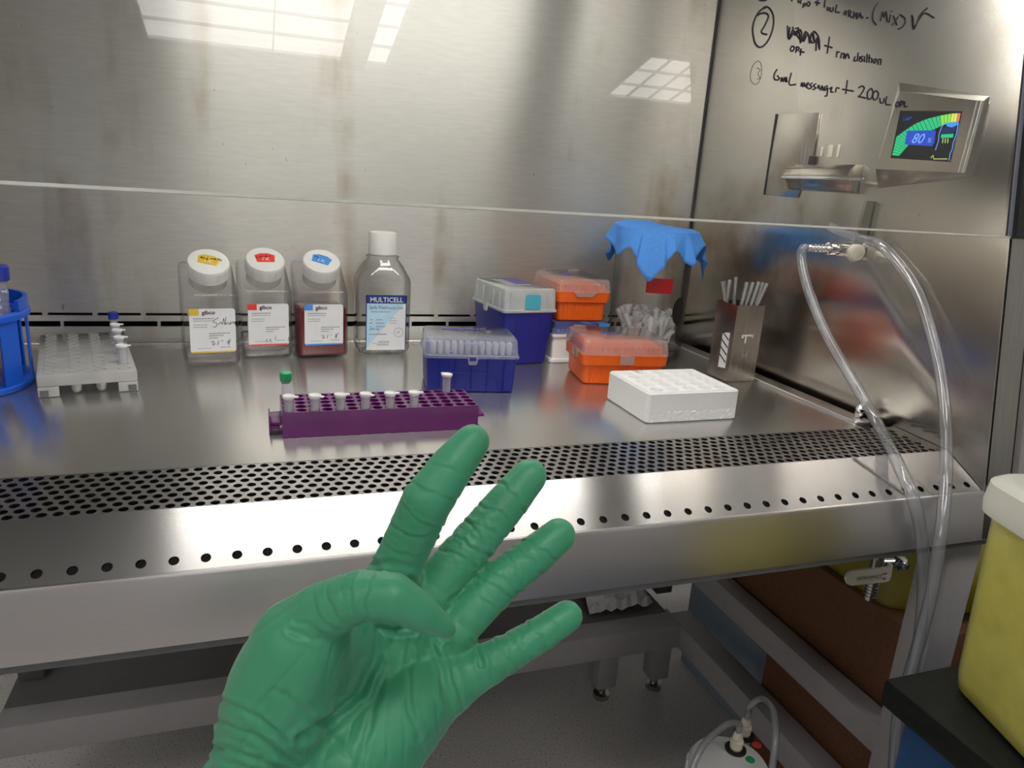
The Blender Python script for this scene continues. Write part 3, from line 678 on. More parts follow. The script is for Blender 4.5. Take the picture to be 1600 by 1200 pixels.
h2 = smooth_path([FB + Vector((0, 0, .0348)), FB + Vector((.001, 0, .048)), ony(1172, 1103, .79), ony(1190, 1092, .775), ony(1207, 1108, .735), ony(1212, 1150, .690), ony(1207, 1200, .672), ony(1200, 1270, .66)], 6)
o = MB(); o.tube(h2, .0050, 12); o = o.build('vacuum_hose', M['hosedim'], None, loc=(0, 0, 0)); tag(o, 'milky hose looping right and down from the white flask cap', 'hose', 'hoses on the vacuum flask')
# two clear hoses from the vacuum tap over the armrest to below
def hose(pts, r, label):
    P_ = smooth_path(pts, 8); o = MB(); o.tube(P_, r, 14); o = o.build('suction_hose', M['hose'], None, loc=(0, 0, 0)); tag(o, label, 'hose', 'clear suction hoses at the vacuum tap'); return o
hose([Vector((.7112, VY, VZ)), Vector((.7075, VY, VZ - .002)), ony(1252, 404, .828), ony(1262, 450, .805), ony(1290, 520, .765), ony(1330, 590, .72), ony(1370, 660, .67), ony(1408, 735, .585), ony(1430, 790, .5540), ony(1440, 845, .5480), ony(1443, 920, .545), ony(1436, 1000, .545), ony(1424, 1060, .545), ony(1400, 1170, .545), ony(1390, 1290, .545)], .0068, 'clear hose on the tap barb hanging in front of the armrest, left of the pair')
hose([ony(1293, 353, .822), ony(1318, 364, .810), ony(1345, 373, .798), ony(1374, 382, .780), ony(1402, 410, .748), ony(1437, 465, .70), ony(1465, 560, .648), ony(1477, 650, .603), ony(1478, 740, .573), ony(1474, 800, .5500), ony(1466, 860, .5340), ony(1455, 930, .5240), ony(1437, 1000, .526), ony(1420, 1060, .528), ony(1402, 1130, .528), ony(1395, 1260, .528)], .0068, 'clear hose with a loose cut end lying over the tap, right of the pair')
# ================================================================== THINGS ON THE WORK SURFACE
G = .0006   # everything stands this far above the steel so that it rests without sharing faces
# ---- three square media bottles with tilted white caps
TILT = math.radians(33)
def tiltm(yb, zb): return Matrix.Translation((0, yb, zb)) @ Matrix.Rotation(TILT, 4, 'X')
def media_bottle(x, yfront, w, label, acc, accname, liq, level, rz, cap_print, hand):
    d = .072; sh, top = .102, .141
    t = thing('media_bottle', (x, yfront + d / 2, G), label, 'bottle', rz, 'square media bottles')
    def prof(i, zt=None):
        f, b2 = -d / 2 + i, d / 2 - i
        if zt is not None: return [(f, i), (f, zt), (b2, zt), (b2, i)]
        return [(f, i), (f, sh), (d / 2 - .016, top), (b2, top), (b2, i)]
    MB().prism(prof(0), 'x', -w / 2, w / 2, .0065).build('bottle_body', M['clear'], t, True, 50)
    nk = MB(); nk.lathe([(.0255, -.004), (.0255, .0095), (.027, .0095), (.027, .0105)], 32, tiltm(-.004, .1205)); nk.build('neck', M['clear'], t)
    if liq: MB().prism(prof(.0025, level), 'x', -w / 2 + .0025, w / 2 - .0025, .005).build('liquid', M[liq], t, True, 50)
    cm = tiltm(-.004, .1205); R = .0278
    cp = MB(); cp.lathe([(R - .0006, .0108), (R, .0115), (R, .030), (R - .001, .0322), (R - .003, .033)], 64, cm); cpo = cp.build('cap', M['white'], t)
    rb = MB()
    for k in range(56):
        a = 2 * PI * k / 56
        rb.box(-.0005, .0005, -.0006, .0004, .0125, .0290, 0, 1, cm @ Matrix.Rotation(a, 4, 'Z') @ Matrix.Translation((0, R, 0)))
    rb.build('knurling', M['white'], cpo, False)
    st = MB(); w2 = .0125; poly = [(-w2, -.009), (w2, -.009), (w2 + .002, .006), (.006, .0105), (-.006, .0105), (-w2 - .002, .006)]
    rr = cap_print[1]; cmr = cm @ Matrix.Translation((0, .002, .0331)) @ Matrix.Rotation(rr, 4, 'Z')
    st.loft([[cmr @ Vector((u, v, 0)) for u, v in poly], [cmr @ Vector((u, v, .0003)) for u, v in poly]]); st.build('cap_print', M[acc], cpo, False)
    letters(cap_print[0], .010, M['white'], cpo, cmr @ Matrix.Translation((-.006, -.006, .0005)), 'cap_lettering')
    # pen marks on the cap
    pm = MB()
    r2 = random.Random(int(x * 1e4))
    for k in range(cap_print[2]):
        a = Vector((-.012 + .0032 * k, .001 + .0005 * k, .0007)); pts = [a + Vector((r2.uniform(0, .004), r2.uniform(-.003, .003), 0)) for _ in range(4)]
        pm.tube([cmr @ p for p in pts], .0004, 5)
    if cap_print[2]: pm.build('pen_marks', M['ink'], cpo)
    # label
    lw, l0, l1 = (.0605 if x < 0 else .0585), .0205, .0835; yF = -d / 2
    lb = MB(); ring = rrect(lw, l1 - l0, .004, 0, 4, .0005, 0)
    def up(p, o): return Vector((p.x, yF - o, (l0 + l1) / 2 + p.y))
    lb.loft([[up(p, -.0001) for p in ring], [up(p, .0004) for p in ring]]); lo = lb.build('label', M['paper'], t, False)
    LX = .0005 - lw / 2
    MB().box(LX, LX + .0125, yF - .0008, yF - .0004, l1 - .0088, l1).build('label_tab', M[acc], lo, False)
    MB().box(LX + .002, LX + lw - .002, yF - .0008, yF - .0004, l0, l0 + .0020).build('label_stripe', M[acc], lo, False)
    ff = lambda xx, zz: facing_front(LX + xx, yF - .0007, zz)
    letters('gibco', .0078, M['ink'], lo, ff(.0165, l1 - .0078), 'brand_lettering', sx=1.05, bold=.022)
    tx = MB(); r2 = random.Random(5)
    def line(x0, n, z, h=.0009):
        xx = x0
        for k in range(n):
            w_ = r2.uniform(.0012, .0036); tx.box(LX + xx, LX + xx + w_, yF - .0007, yF - .0004, z, z + h); xx += w_ + .0007
    line(.005, 8, l1 - .0145, .0014); line(.005, 9, l1 - .0175, .0009); line(.005, 6, l1 - .0230); line(.005, 7, l1 - .0262)
    line(.025, 8, l0 + .0270, .0013); line(.025, 6, l0 + .0238, .0013); line(.025, 5, l0 + .0205, .0013); line(.009, 6, l0 + .0062, .0006); line(.040, 4, l0 + .0068, .0009)
    tx.build('small_print', M['grey_ink'], lo, False)
    if hand:
        hwm = MB()
        for st_ in hand: hwm.tube([Vector((LX + a, yF - .0007, l0 + b2)) for a, b2 in (smooth_path([Vector((p[0], p[1], 0)) for p in st_], 3) and [(q.x, q.y) for q in smooth_path([Vector((p[0], p[1], 0)) for p in st_], 3)])], .00035, 5)
        hwm.build('pen_writing', M['ink'], lo)
    return t
K = .001
def mm_(l): return [[(a * K, b2 * K) for a, b2 in s] for s in l]
hand1 = mm_([[(38, 50), (33, 47), (31, 44), (36, 42), (34, 37), (30, 38)], [(38, 40), (41, 44), (43, 40), (45, 49), (46, 40)], [(48, 51), (47, 40), (50, 43), (52, 40)], [(54, 44), (53, 40), (57, 44), (58, 41), (60, 44), (60, 40)],
             [(27, 15), (31, 16), (29, 11), (33, 13)], [(37, 17), (36, 11)], [(41, 16), (43, 17)], [(48, 13), (51, 17), (50, 10), (53, 19)]])
hand3 = mm_([[(25, 14), (29, 15), (27, 10), (31, 12)], [(35, 17), (34, 10)], [(39, 15), (41, 16)], [(46, 12), (48, 17), (47, 9), (51, 19)]])
hand2 = mm_([[(27, 10), (25, 7), (28, 5)], [(32, 10), (30, 7), (33, 5)], [(30, 8), (32, 8)], [(39, 14), (38, 8)], [(58, 12), (57, 5)]])
media_bottle(-.0607, 1.100, .0725, 'square bottle with yellow label tab and pen writing, leftmost of the capped bottles', 'yellowlab', 'yellow', 'paleliq', .020, math.radians(9), ('1X', math.radians(-18), 9), hand1)
media_bottle(.0157, 1.143, .0715, 'square clear bottle with red label tab and red cap print', 'redlab', 'red', 'paleliq', .030, math.radians(8), ('1X', 0, 6), hand2)
media_bottle(.0975, 1.143, .0765, 'square bottle of dark red liquid with blue label tab', 'bluelab', 'blue', 'redliq', .078, math.radians(6), ('1X', math.radians(-25), 2), hand3)
# ---- water bottle with shoulders
wb = thing('water_bottle', (.1972, 1.190, G), 'empty clear bottle with upright white cap and blue and white label', 'bottle')
W = .0845
rings = []
for (w, z, r) in ((.066, .0, .02), (.078, .003, .022), (W, .010, .022), (W, .0135, .022), (W * .975, .0165, .022), (W, .0195, .022), (W, .116, .022), (W * .97, .122, .022), (.062, .141, .022), (.050, .150, .0248), (.048, .1535, .0238)):
    rings.append(rrect(w, w, min(r, w / 2 - .0002), z, 8))
MB().loft(rings, True, False).build('bottle_body', M['clear2'], wb, True, 40)
ft = MB()
for k in range(8):
    a = 2 * PI * (k + .5) / 8; s = 1 / max(abs(math.cos(a)), abs(math.sin(a)))
    ft.lathe([(.001, -.003), (.006, -.002), (.0075, .0), (.006, .002), (.001, .003)], 12, Matrix.Translation((math.cos(a) * s * .0375, math.sin(a) * s * .0375, .0075)) @ Matrix.Rotation(PI / 2, 4, 'X'))
ft.build('foot_bumps', M['clear2'], wb)
nr = MB(); nr.lathe([(.0238, .1530), (.0262, .1535), (.0262, .1555), (.0238, .156), (.0205, .157), (.0205, .160)], 40, None, False, False); nr.build('neck_ring', M['clear2'], wb)
cp = MB(); cp.lathe([(.0222, .1575), (.0226, .158), (.0226, .1875), (.0215, .1915), (.018, .1925)], 48); cpo = cp.build('cap', M['white'], wb)
yF = -W / 2
lx0, lx1, z0, z1 = -.0315, .0325, .0105, .0985
lo = MB().box(lx0, lx1, yF - .0006, yF + .0001, z0, z1).build('label', M['paper'], wb, False)
bd = MB(); bd.box(lx0, lx1, yF - .0010, yF - .0006, z1 - .0135, z1)
bd.box(lx0, lx0 + .0014, yF - .0010, yF - .0006, z0, z1); bd.box(lx1 - .0014, lx1, yF - .0010, yF - .0006, z0, z1); bd.build('label_band', M['navy'], lo, False)
MB().prism([(lx0 + .0014, z0 + .003), (lx0 + .0014, z1 - .0135), (lx1 - .004, z1 - .0135)], 'y', yF - .0009, yF - .0006).build('label_wedge', M['sky'], lo, False)
letters('MULTICELL', .0108, M['paper'], lo, facing_front(.0005, yF - .0011, z1 - .0112), 'brand_lettering', 'CENTER', sx=.96, bold=.012)
letters('Sterile Water,', .0088, M['navy'], lo, facing_front(lx0 + .005, yF - .0010, z1 - .0225), 'title_lettering', sx=.55)
letters('Molecular Grade', .0058, M['purple_ink'], lo, facing_front(.0005, yF - .0010, z1 - .0222), 'subtitle_lettering', sx=.66)
letters('500 mL', .0055, M['navy'], lo, facing_front(lx0 + .005, yF - .0010, z0 + .032), 'volume_lettering', shear=.25)
tx = MB(); r2 = random.Random(8)
def tline(x0, n, z, h=.001, gap=.0006, a=.001, b2=.003):
    xx = x0
    for k in range(n):
        w_ = r2.uniform(a, b2); tx.box(xx, xx + w_, yF - .0010, yF - .0006, z, z + h); xx += w_ + gap
tline(lx0 + .008, 12, z1 - .0275, .0016); 
for k in range(3): tline(lx0 + .006, 2, z1 - .040 - .0055 * k, .0016); tline(lx0 + .016, 5, z1 - .040 - .0055 * k, .0016); tline(.006, 4, z1 - .037 - .004 * k, .0008)
tline(lx0 + .006, 10, z0 + .0245, .0018); tline(lx0 + .020, 7, z0 + .0125, .0014); tline(lx0 + .010, 12, z0 + .0105, .0007); tline(lx0 + .018, 7, z0 + .0075, .0014)
tx.build('small_print', M['grey_ink'], lo, False)
sl = MB(); sl.tube([Vector((.0205 + .0072 * math.cos(a), yF - .0010, z0 + .0285 + .0072 * math.sin(a))) for a in [2 * PI * k / 32 for k in range(33)]], .00035, 5)
for k in range(3): sl.tube([Vector((.0175 + .002 * k, yF - .001, z0 + .027)), Vector((.0185 + .002 * k, yF - .001, z0 + .030))], .0004, 5)
sl.build('label_seal', M['grey_ink'], lo)
# ---- pipette tip boxes
def lid_shell(w, d, h, r, taper=.005):
    rings = [rrect(w, d, r, 0, 5), rrect(w - taper * .6, d - taper * .6, r, h - .004, 5), rrect(w - taper, d - taper, r, h - .001, 5), rrect(w - taper - .004, d - taper - .004, r, h, 5)]
    return MB().loft(rings, False, True)
def tip_box(name, x, y, rz, w, d, hb, h, taper, bm_, lm, label, group, latch='front', extra=None, z=G):
    t = thing(name, (x, y, z), label, 'pipette tip box', rz, group)
    b_ = MB()
    rings = [rrect(w - taper - .004, d - taper - .004, .004, 0, 4), rrect(w - taper, d - taper, .005, .002, 4), rrect(w - .004, d - .004, .005, hb - .003, 4), rrect(w - .004, d - .004, .005, hb - .0006, 4)]
    b_.loft(rings); bo = b_.build('base', M[bm_], t)
    rim = MB(); rim.loft([rrect(w, d, .006, hb - .0035, 5), rrect(w + .003, d + .003, .006, hb - .0025, 5), rrect(w + .003, d + .003, .006, hb + .001, 5), rrect(w - .002, d - .002, .006, hb + .002, 5)], False, False)
    l = lid_shell(w, d, h - hb, .006); bmesh.ops.translate(l.bm, vec=(0, 0, hb), verts=l.bm.verts); lo = l.build('lid', M[lm], t)
    rim.build('lid_rim', M[lm], lo)
    return t, bo, lo
# front blue box
def fit2(pFL, pFR, depth):
    u = (pFR - pFL); w = u.length; u.normalize(); v = Vector((-u.y, u.x, 0)); c = pFL + u * (w / 2) + v * (depth / 2)
    return c.x, c.y, math.atan2(u.y, u.x), w
zr = .0495
cx, cy, rz, w = fit2(onz(663, 559, zr), onz(812.5, 562, zr), .093)
t, bo, lo = tip_box('tip_box', cx, cy, rz, w - .003, .090, .0515, .0755, .008, 'blue', 'frost', 'low blue tip box with frosted lid behind the purple rack, filled with tips', 'blue tip boxes')
d = .090
rb = MB()
for xx in (-.045, -.022, 0, .022, .045): rb.box(xx - .0004, xx + .0004, -d / 2 - .0004 + .0005, -d / 2 + .004, .004, .046)
rb.tube(smooth_path([Vector((-.038, -d / 2 + .0035, .004)), Vector((-.037, -d / 2 + .0025, .018)), Vector((-.030, -d / 2 + .0015, .0265)), Vector((0, -d / 2 + .0010, .029)), Vector((.030, -d / 2 + .0015, .0265)), Vector((.037, -d / 2 + .0025, .018)), Vector((.038, -d / 2 + .0035, .004))], 5), .0008, 6)
rb.build('moulded_arch', M['blue'], bo)
lk = MB(); lk.prism([(-.0075, .0545), (.0075, .0545), (.0065, .043), (.0045, .0405), (-.0045, .0405), (-.0065, .043)], 'y', -d / 2 - .0045, -d / 2 - .0020, .0006); lko = lk.build('latch', M['frost'], lo)
MB().box(-.0045, .0045, -d / 2 - .0050, -d / 2 - .0044, .0465, .051).build('latch_slot', M['blue'], lko, False)
lp = MB(); lp.prism([(-.016, -.0015 - d / 2), (.016, -.0015 - d / 2), (.012, -d / 2 - .0035), (-.012, -d / 2 - .0035)], 'z', .0685, .0712, .0004); lp.build('lid_tab', M['frost'], lo)
pr = MB(); pr.box(-.036, .006, .018, .0265, .0757, .0759); 
for k in range(4): pr.box(.009 + .0048 * k, .012 + .0048 * k, .019, .026, .0757, .0759)
pr.build('lid_print', M['purple_ink'], lo, False)
pr = MB(); r2 = random.Random(2)
for k in range(26): xx, yy = r2.uniform(-.036, .03), r2.uniform(-.008, .014); pr.box(xx, xx + r2.uniform(.002, .006), yy, yy + .0012, .0757, .0759)
pr.build('lid_small_print', M['grey_ink'], lo, False)
# the front row of tips standing up in it, seen through the lid
BM_ = Matrix.Translation((cx, cy, G)) @ Matrix.Rotation(rz, 4, 'Z')
first = None
for j in range(2):
    for k in range(12):
        p = BM_ @ Vector((-.0522 + k * .0095, -.0335 + .009 * j, .0520))
        if first is None:
            o = MB(); o.lathe([(.0026, .0), (.0030, .001), (.0036, .012), (.0036, .016), (.0028, .016), (.0022, .002)], 12); first = o.build('pipette_tip', M['white'], None, loc=p)
            tag(first, 'white pipette tip standing in a row under the frosted lid of the low blue box', 'pipette tip', 'tips in the low blue box')
        else:
            c = first.copy(); COL.objects.link(c); c.location = (p.x, p.y, p.z + H0)
# rear blue box
zr = .0865
pB, pR, pL = onz(786, 489, zr), onz(871, 487.5, zr), onz(742, 463, zr)
cx, cy, rz, w = fit2(pB, pR, .128)
t, bo, lo = tip_box('tip_box', cx, cy, rz, w - .003, .128, .0885, .1225, .018, 'blue', 'frostw', 'tall blue tip box with frosted lid and teal sticker behind the low blue box', 'blue tip boxes')
w0, d = w - .003, .128
MB().prism([(-.0105, .091), (-.0105, .110), (-.008, .114), (.0125, .114), (.0155, .110), (.0155, .091)], 'y', -d / 2 - .0022, -d / 2 - .0002).build('sticker', M['teal'], lo, False)
rb = MB()
for xx in (-.022, .022): rb.loft([[Vector((xx * .9 - .001, -d / 2 + .0088, .004)), Vector((xx * .9 + .001, -d / 2 + .0088, .004)), Vector((xx * .9 + .001, -d / 2 + .014, .004)), Vector((xx * .9 - .001, -d / 2 + .014, .004))], [Vector((xx - .001, -d / 2 + .0018, .078)), Vector((xx + .001, -d / 2 + .0018, .078)), Vector((xx + .001, -d / 2 + .008, .078)), Vector((xx - .001, -d / 2 + .008, .078))]])
rb.build('moulded_rib', M['blue'], bo, False)
lk = MB(); lk.prism([(-.0075, .0925), (.0075, .0925), (.0065, .081), (.0045, .0785), (-.0045, .0785), (-.0065, .081)], 'x', -w0 / 2 - .0045, -w0 / 2 - .0020, .0006); lk.build('latch', M['frostw'], lo)
rb = MB()
for xx in (-.036, .028, .040): rb.box(xx - .0006, xx + .0006, -d / 2 - .0006, -d / 2 + .002, .091, .117)
for yy in (-.045, -.02, .02, .045): rb.box(-w0 / 2 - .0006, -w0 / 2 + .002, yy - .0006, yy + .0006, .091, .117)
rb.build('lid_ribs', M['frostw'], lo, False)
MB().box(-.024, .020, -.025, .042, .1227, .1229).build('lid_print', M['grey_ink'], lo, False)
MB().box(-.004, .024, -.012, .043, .1230, .1232).build('lid_print', M['purple_ink'], lo, False)
# white tip box with violet lid, under the orange one
wbx = thing('tip_box', (.5105, 1.150, G), 'white tip box with violet lid under the stacked orange box', 'pipette tip box', 0, 'stacked tip boxes')
r_ = MB(); r_.loft([rrect(.104, .124, .005, 0, 4), rrect(.104, .124, .005, .005, 4), rrect(.096, .116, .005, .006, 4), rrect(.098, .118, .005, .042, 4), rrect(.104, .124, .005, .043, 4), rrect(.104, .124, .005, .047, 4)]); r_.build('base', M['white'], wbx)
l = lid_shell(.102, .122, .0205, .005); bmesh.ops.translate(l.bm, vec=(0, 0, .0472), verts=l.bm.verts); lo = l.build('lid', M['lidblue'], wbx)
MB().box(.030, .049, -.0625, -.0612, .049, .0655).build('lid_tab', M['bluelab'], lo, False)
ins = MB()
for k in range(12): ins.box(-.046 + .008 * k - .003, -.046 + .008 * k + .003, -.052, .052, .0475, .0535)
ins.build('tip_rack', plastic('pale_lime', (.62, .70, .42), .5) , wbx, False)
# orange boxes
def orange_box(x, y, rz, w, d, hb, h, label, z, front_tabs):
    t = thing('tip_box', (x, y, z), label, 'pipette tip box', rz, 'orange tip boxes')
    b_ = MB(); r_ = .008
    rings = [rrect(w - .016, d - .016, r_, 0, 5), rrect(w - .012, d - .012, r_, .002, 5), rrect(w - .010, d - .010, r_, hb * .62, 5), rrect(w - .002, d - .002, r_, hb * .66, 5), rrect(w, d, r_, hb - .001, 5), rrect(w - .003, d - .003, r_, hb, 5)]
    b_.loft(rings); bo = b_.build('base', M['orange'], t)
    fl = MB(); n = int((w - .03) / .0075)
    for k in range(n): xx = -w / 2 + .015 + k * .0075; fl.tube([(xx, -d / 2 + .0052, .003), (xx, -d / 2 + .0048, hb * .60)], .0011, 6)
    fl.build('base_flutes', M['orange'], bo)
    rk = MB(); rk.loft([rrect(w - .012, d - .012, .006, hb + .0003, 4), rrect(w - .014, d - .014, .006, hb + .0105, 4)])
    rko = rk.build('tip_plate', M['orange'], t)
    tk = MB()
    for k in range(14): xx = -w / 2 + .016 + k * (w - .032) / 13; tk.box(xx - .0006, xx + .0006, -d / 2 + .004, -d / 2 + .0068, hb + .005, hb + .0125)
    tk.build('plate_teeth', M['orange'], rko, False)
    l = lid_shell(w + .002, d + .002, h - hb, .008, .008); bmesh.ops.translate(l.bm, vec=(0, 0, hb), verts=l.bm.verts); lo = l.build('lid', M['lidor'], t)
    lk = MB()
    if front_tabs: lk.prism([(-.010, hb + .002), (.012, hb + .002), (.012, hb - .0135), (-.010, hb - .0135)], 'y', -d / 2 - .0030, -d / 2 - .0012, .0005)
    else: lk.prism([(-.020, hb + .001), (.022, hb + .001), (.013, hb - .0075), (-.013, hb - .0075)], 'y', -d / 2 - .0030, -d / 2 - .0012, .0005)
    lk.build('latch', M['lidor'], lo)
    hg = MB()
    for xx in (-w / 2 + .022, w / 2 - .022): hg.box(xx - .010, xx + .010, d / 2 - .004, d / 2 + .002, h - .004, h + .0012, .001)
    for yy in (-.02,): hg.box(-w / 2 - .004, -w / 2 - .001, yy - .012, yy + .012, hb - .008, hb + .004, .001)
    hg.build('hinge', M['lidor'], lo)
    return t, lo
zr = .0455
cx, cy, rz, w = fit2(onz(910.5, 556, zr), onz(1048, 559, zr), .110)
t, lo = orange_box(cx, cy, rz, w - .002, .104, .0455, .0690, 'low orange tip box with clear lid, beside the styrofoam block', G, True)
pr = MB(); pr.tube(smooth_path([Vector((-.024, -.002, .0694)), Vector((-.020, .004, .0694)), Vector((-.014, -.004, .0694)), Vector((-.010, .003, .0694)), Vector((-.004, -.003, .0694)), Vector((.002, .001, .0694))], 4), .0010, 6); pr.build('pen_marks', M['purple_ink'], lo)
ob, lo = orange_box(.5118, 1.150, math.radians(-3.0), .095, .126, .0485, .0690, 'orange tip box with clear lid, stacked on the white and violet box', .0690, False)
pr = MB(); pr.box(-.020, .004, .004, .016, .0692, .0694); pr.box(-.018, -.010, -.012, .005, .0692, .0694); pr.build('lid_print', M['purple_ink'], lo, False)
# ---- styrofoam tube block
fa, fb = onz(1014, 615.5, .040), onz(1157, 610, .040)
cx, cy, rz, w = fit2(fa, fb, .112)
sf = thing('foam_block', (cx, cy, G), 'white styrofoam tube block with rows of round wells at the front right', 'foam tube rack', rz)
dpt = .112
r_ = MB(); nX, nY = 5, 5
hw_, hd_ = w / 2, dpt / 2
r_.loft([rrect(w - .004, dpt - .004, .006, 0, 4), rrect(w, dpt, .006, .002, 4), rrect(w, dpt, .006, .038, 4), rrect(w - .004, dpt - .004, .006, .040, 4)], True, False)
# top with real wells
NS = 24; 
cells = []
x0, x1, y0, y1 = -hw_ + .008, hw_ - .008, -hd_ + .006, hd_ - .006
dx, dy = (x1 - x0) / nX, (y1 - y0) / nY
for i in range(nX):
    for j in range(nY):
        a0, a1, b0_, b1_ = x0 + dx * i, x0 + dx * (i + 1), y0 + dy * j, y0 + dy * (j + 1); uc, vc = (a0 + a1) / 2, (b0_ + b1_) / 2
        O, I, B, Cc = [], [], [], []
        for k in range(NS):
            a = 2 * PI * k / NS; ca, sa = math.cos(a), math.sin(a); s = 1 / max(abs(ca), abs(sa))
            O.append(r_.bm.verts.new((uc + dx / 2 * max(-1, min(1, ca * s)), vc + dy / 2 * max(-1, min(1, sa * s)), .040)))
            I.append(r_.bm.verts.new((uc + .0088 * ca, vc + .0088 * sa, .040))); B.append(r_.bm.verts.new((uc + .0080 * ca, vc + .0080 * sa, .0385))); Cc.append(r_.bm.verts.new((uc + .006 * ca, vc + .006 * sa, .026)))
        for k in range(NS):
            q = (k + 1) % NS
            r_.bm.faces.new((O[k], O[q], I[q], I[k])); r_.bm.faces.new((I[k], I[q], B[q], B[k])); r_.bm.faces.new((B[k], B[q], Cc[q], Cc[k]))
        r_.bm.faces.new(Cc)
r_.box(-hw_ + .003, x0, -hd_ + .003, hd_ - .003, .0395, .04); r_.box(x1, hw_ - .003, -hd_ + .003, hd_ - .003, .0395, .04)
r_.box(x0, x1, -hd_ + .003, y0, .0395, .04); r_.box(x0, x1, y1, hd_ - .003, .0395, .04)
r_.build('block', M['foam'], sf, True, 40)
ch = MB(); n = 60
vs_ = {}
for i in range(n + 1):
    for j in range(7):
        xx = -hw_ + .004 + (w - .008) * i / n; zz = .002 + .0135 * j / 6
        vs_[i, j] = ch.bm.verts.new((xx, -hd_ - .0006 - .0018 * abs(noise.noise(Vector((xx * 260, zz * 260, 3)))), zz))
for i in range(n):
    for j in range(6): ch.bm.faces.new((vs_[i, j], vs_[i + 1, j], vs_[i + 1, j + 1], vs_[i, j + 1]))
ch.build('rough_edge', M['foam'], sf, False)
MB().lathe([(.0045, .0402), (.004, .0404)], 12, Matrix.Translation((-.030, .049, 0)) , sx=1.0).build('pink_mark', plastic('pink_mark', (.75, .35, .5), .7), sf)
# ---- purple 80-well rack
pa, pb = onz(441, 646, .0285), onz(748, 634, .0285)
cx, cy, rz, w = fit2(pa, pb, .068); dpt = .068
rk = thing('tube_rack', (cx, cy, G), 'purple tube rack with rows of round wells in front of the bottles', 'tube rack', rz)
r_ = MB(); H = .0285; NXp, NYp = 16, 5
x0, x1, y0, y1 = -w / 2, w / 2, -dpt / 2, dpt / 2
dx, dy = (x1 - x0) / NXp, (y1 - y0) / NYp; RW = .0057
for i in range(NXp):
    for j in range(NYp):
        a0, b0_ = x0 + dx * i, y0 + dy * j; uc, vc = a0 + dx / 2, b0_ + dy / 2; O, I, B = [], [], []
        for k in range(16):
            a = 2 * PI * k / 16; ca, sa = math.cos(a), math.sin(a); s = 1 / max(abs(ca), abs(sa))
            O.append(r_.bm.verts.new((uc + dx / 2 * max(-1, min(1, ca * s)), vc + dy / 2 * max(-1, min(1, sa * s)), H)))
            I.append(r_.bm.verts.new((uc + RW * ca, vc + RW * sa, H))); B.append(r_.bm.verts.new((uc + RW * .95 * ca, vc + RW * .95 * sa, .006)))
        for k in range(16):
            q = (k + 1) % 16; r_.bm.faces.new((O[k], O[q], I[q], I[k])); r_.bm.faces.new((I[k], I[q], B[q], B[k]))
r_.loft([[Vector((a, b2, z)) for a, b2 in ((x0, y0), (x1, y0), (x1, y1), (x0, y1))] for z in (H, 0)], False, False)
r_.build('well_block', M['purple'], rk, False)
for sx in (-1, 1):
    h_ = MB(); xx = sx * (w / 2)
    h_.prism([(xx, -.022), (xx, .022), (xx + sx * .012, .020), (xx + sx * .012, -.020)], 'z', .010, .013, .0008)
    if sx < 0: h_.prism([(xx - .002, -.024), (xx - .002, .012), (xx - .012, .012), (xx - .012, -.024)], 'z', .006, .0095, .0008); h_.prism([(-.024, .003), (-.024, .0215), (.006, .0215), (.006, .003)], 'x', xx - .0135, xx - .0118, .0005)
    h_.build('grip_tab', M['purple'], rk)
RM = Matrix.Translation((cx, cy, G)) @ Matrix.Rotation(rz, 4, 'Z')
# snap-cap microtubes standing in it
def microtube(name, loc, label, group, capmat, rz=0, screw=False, tall=False):
    t = thing(name, loc, label, 'microtube', rz, group)
    o = MB(); o.lathe([(.0010, 0), (.0020, .001), (.0048, .018), (.0050, .020), (.0051, .0355), (.0060, .0365), (.0060, .0385)], 20, None, True, False); o.build('tube_body', M['tube'], t)
    o = MB()
    if screw: o.lathe([(.0064, .0372), (.0068, .038), (.0068, .0465), (.0055, .0475)], 24)
    else:
        o.lathe([(.0050, .0365), (.0063, .0387), (.0068, .0392), (.0068, .0412), (.0058, .0416), (.0052, .0404), (.0010, .0402)], 24)
        o.box(.004, .0105, -.0025, .0025, .0392, .0408, .0005)
    o.build('cap', M[capmat], t); return t
tz = .0035
place = [(0, 0), (2, 0), (4, 0), (6, 0), (8, 0), (10, 0)]
words_ = ['leftmost of six', 'second from the left', 'third from the left', 'fourth from the left', 'fifth from the left', 'rightmost of six']
M['snap'] = plastic('snap_cap', (.80, .79, .80), .35)
src = None
for (i, j), wd in zip(place, words_):
    p = RM @ Vector((x0 + dx * (i + .5), y0 + dy * (j + .5), .0045)); a = random.uniform(-.8, .8) + (0 if i not in (10,) else .2)
    lab = 'clear microtube in the front row of the purple rack, ' + wd
    if src is None: src = microtube('microtube', p, lab, 'microtubes in the purple rack', 'snap', a)
    else: copytree(src, p, a, lab)
p = RM @ Vector((x0 + dx * 14.5 - .003, y0 + dy * 4.5, .0095)); copytree(src, p, 1.9, 'lone clear capped microtube at the back right of the purple rack')
p = RM @ Vector((x0 + dx * .5, y0 + dy * 4.5, .0100)); g_ = microtube('microtube', p, 'green-capped microtube at the back left of the purple rack', 'microtubes in the purple rack', 'green', 0, True)
o = MB(); o.lathe([(.0053, .021), (.0053, .0345)], 20, None, False, False); o.build('paper_band', M['paper'], g_)
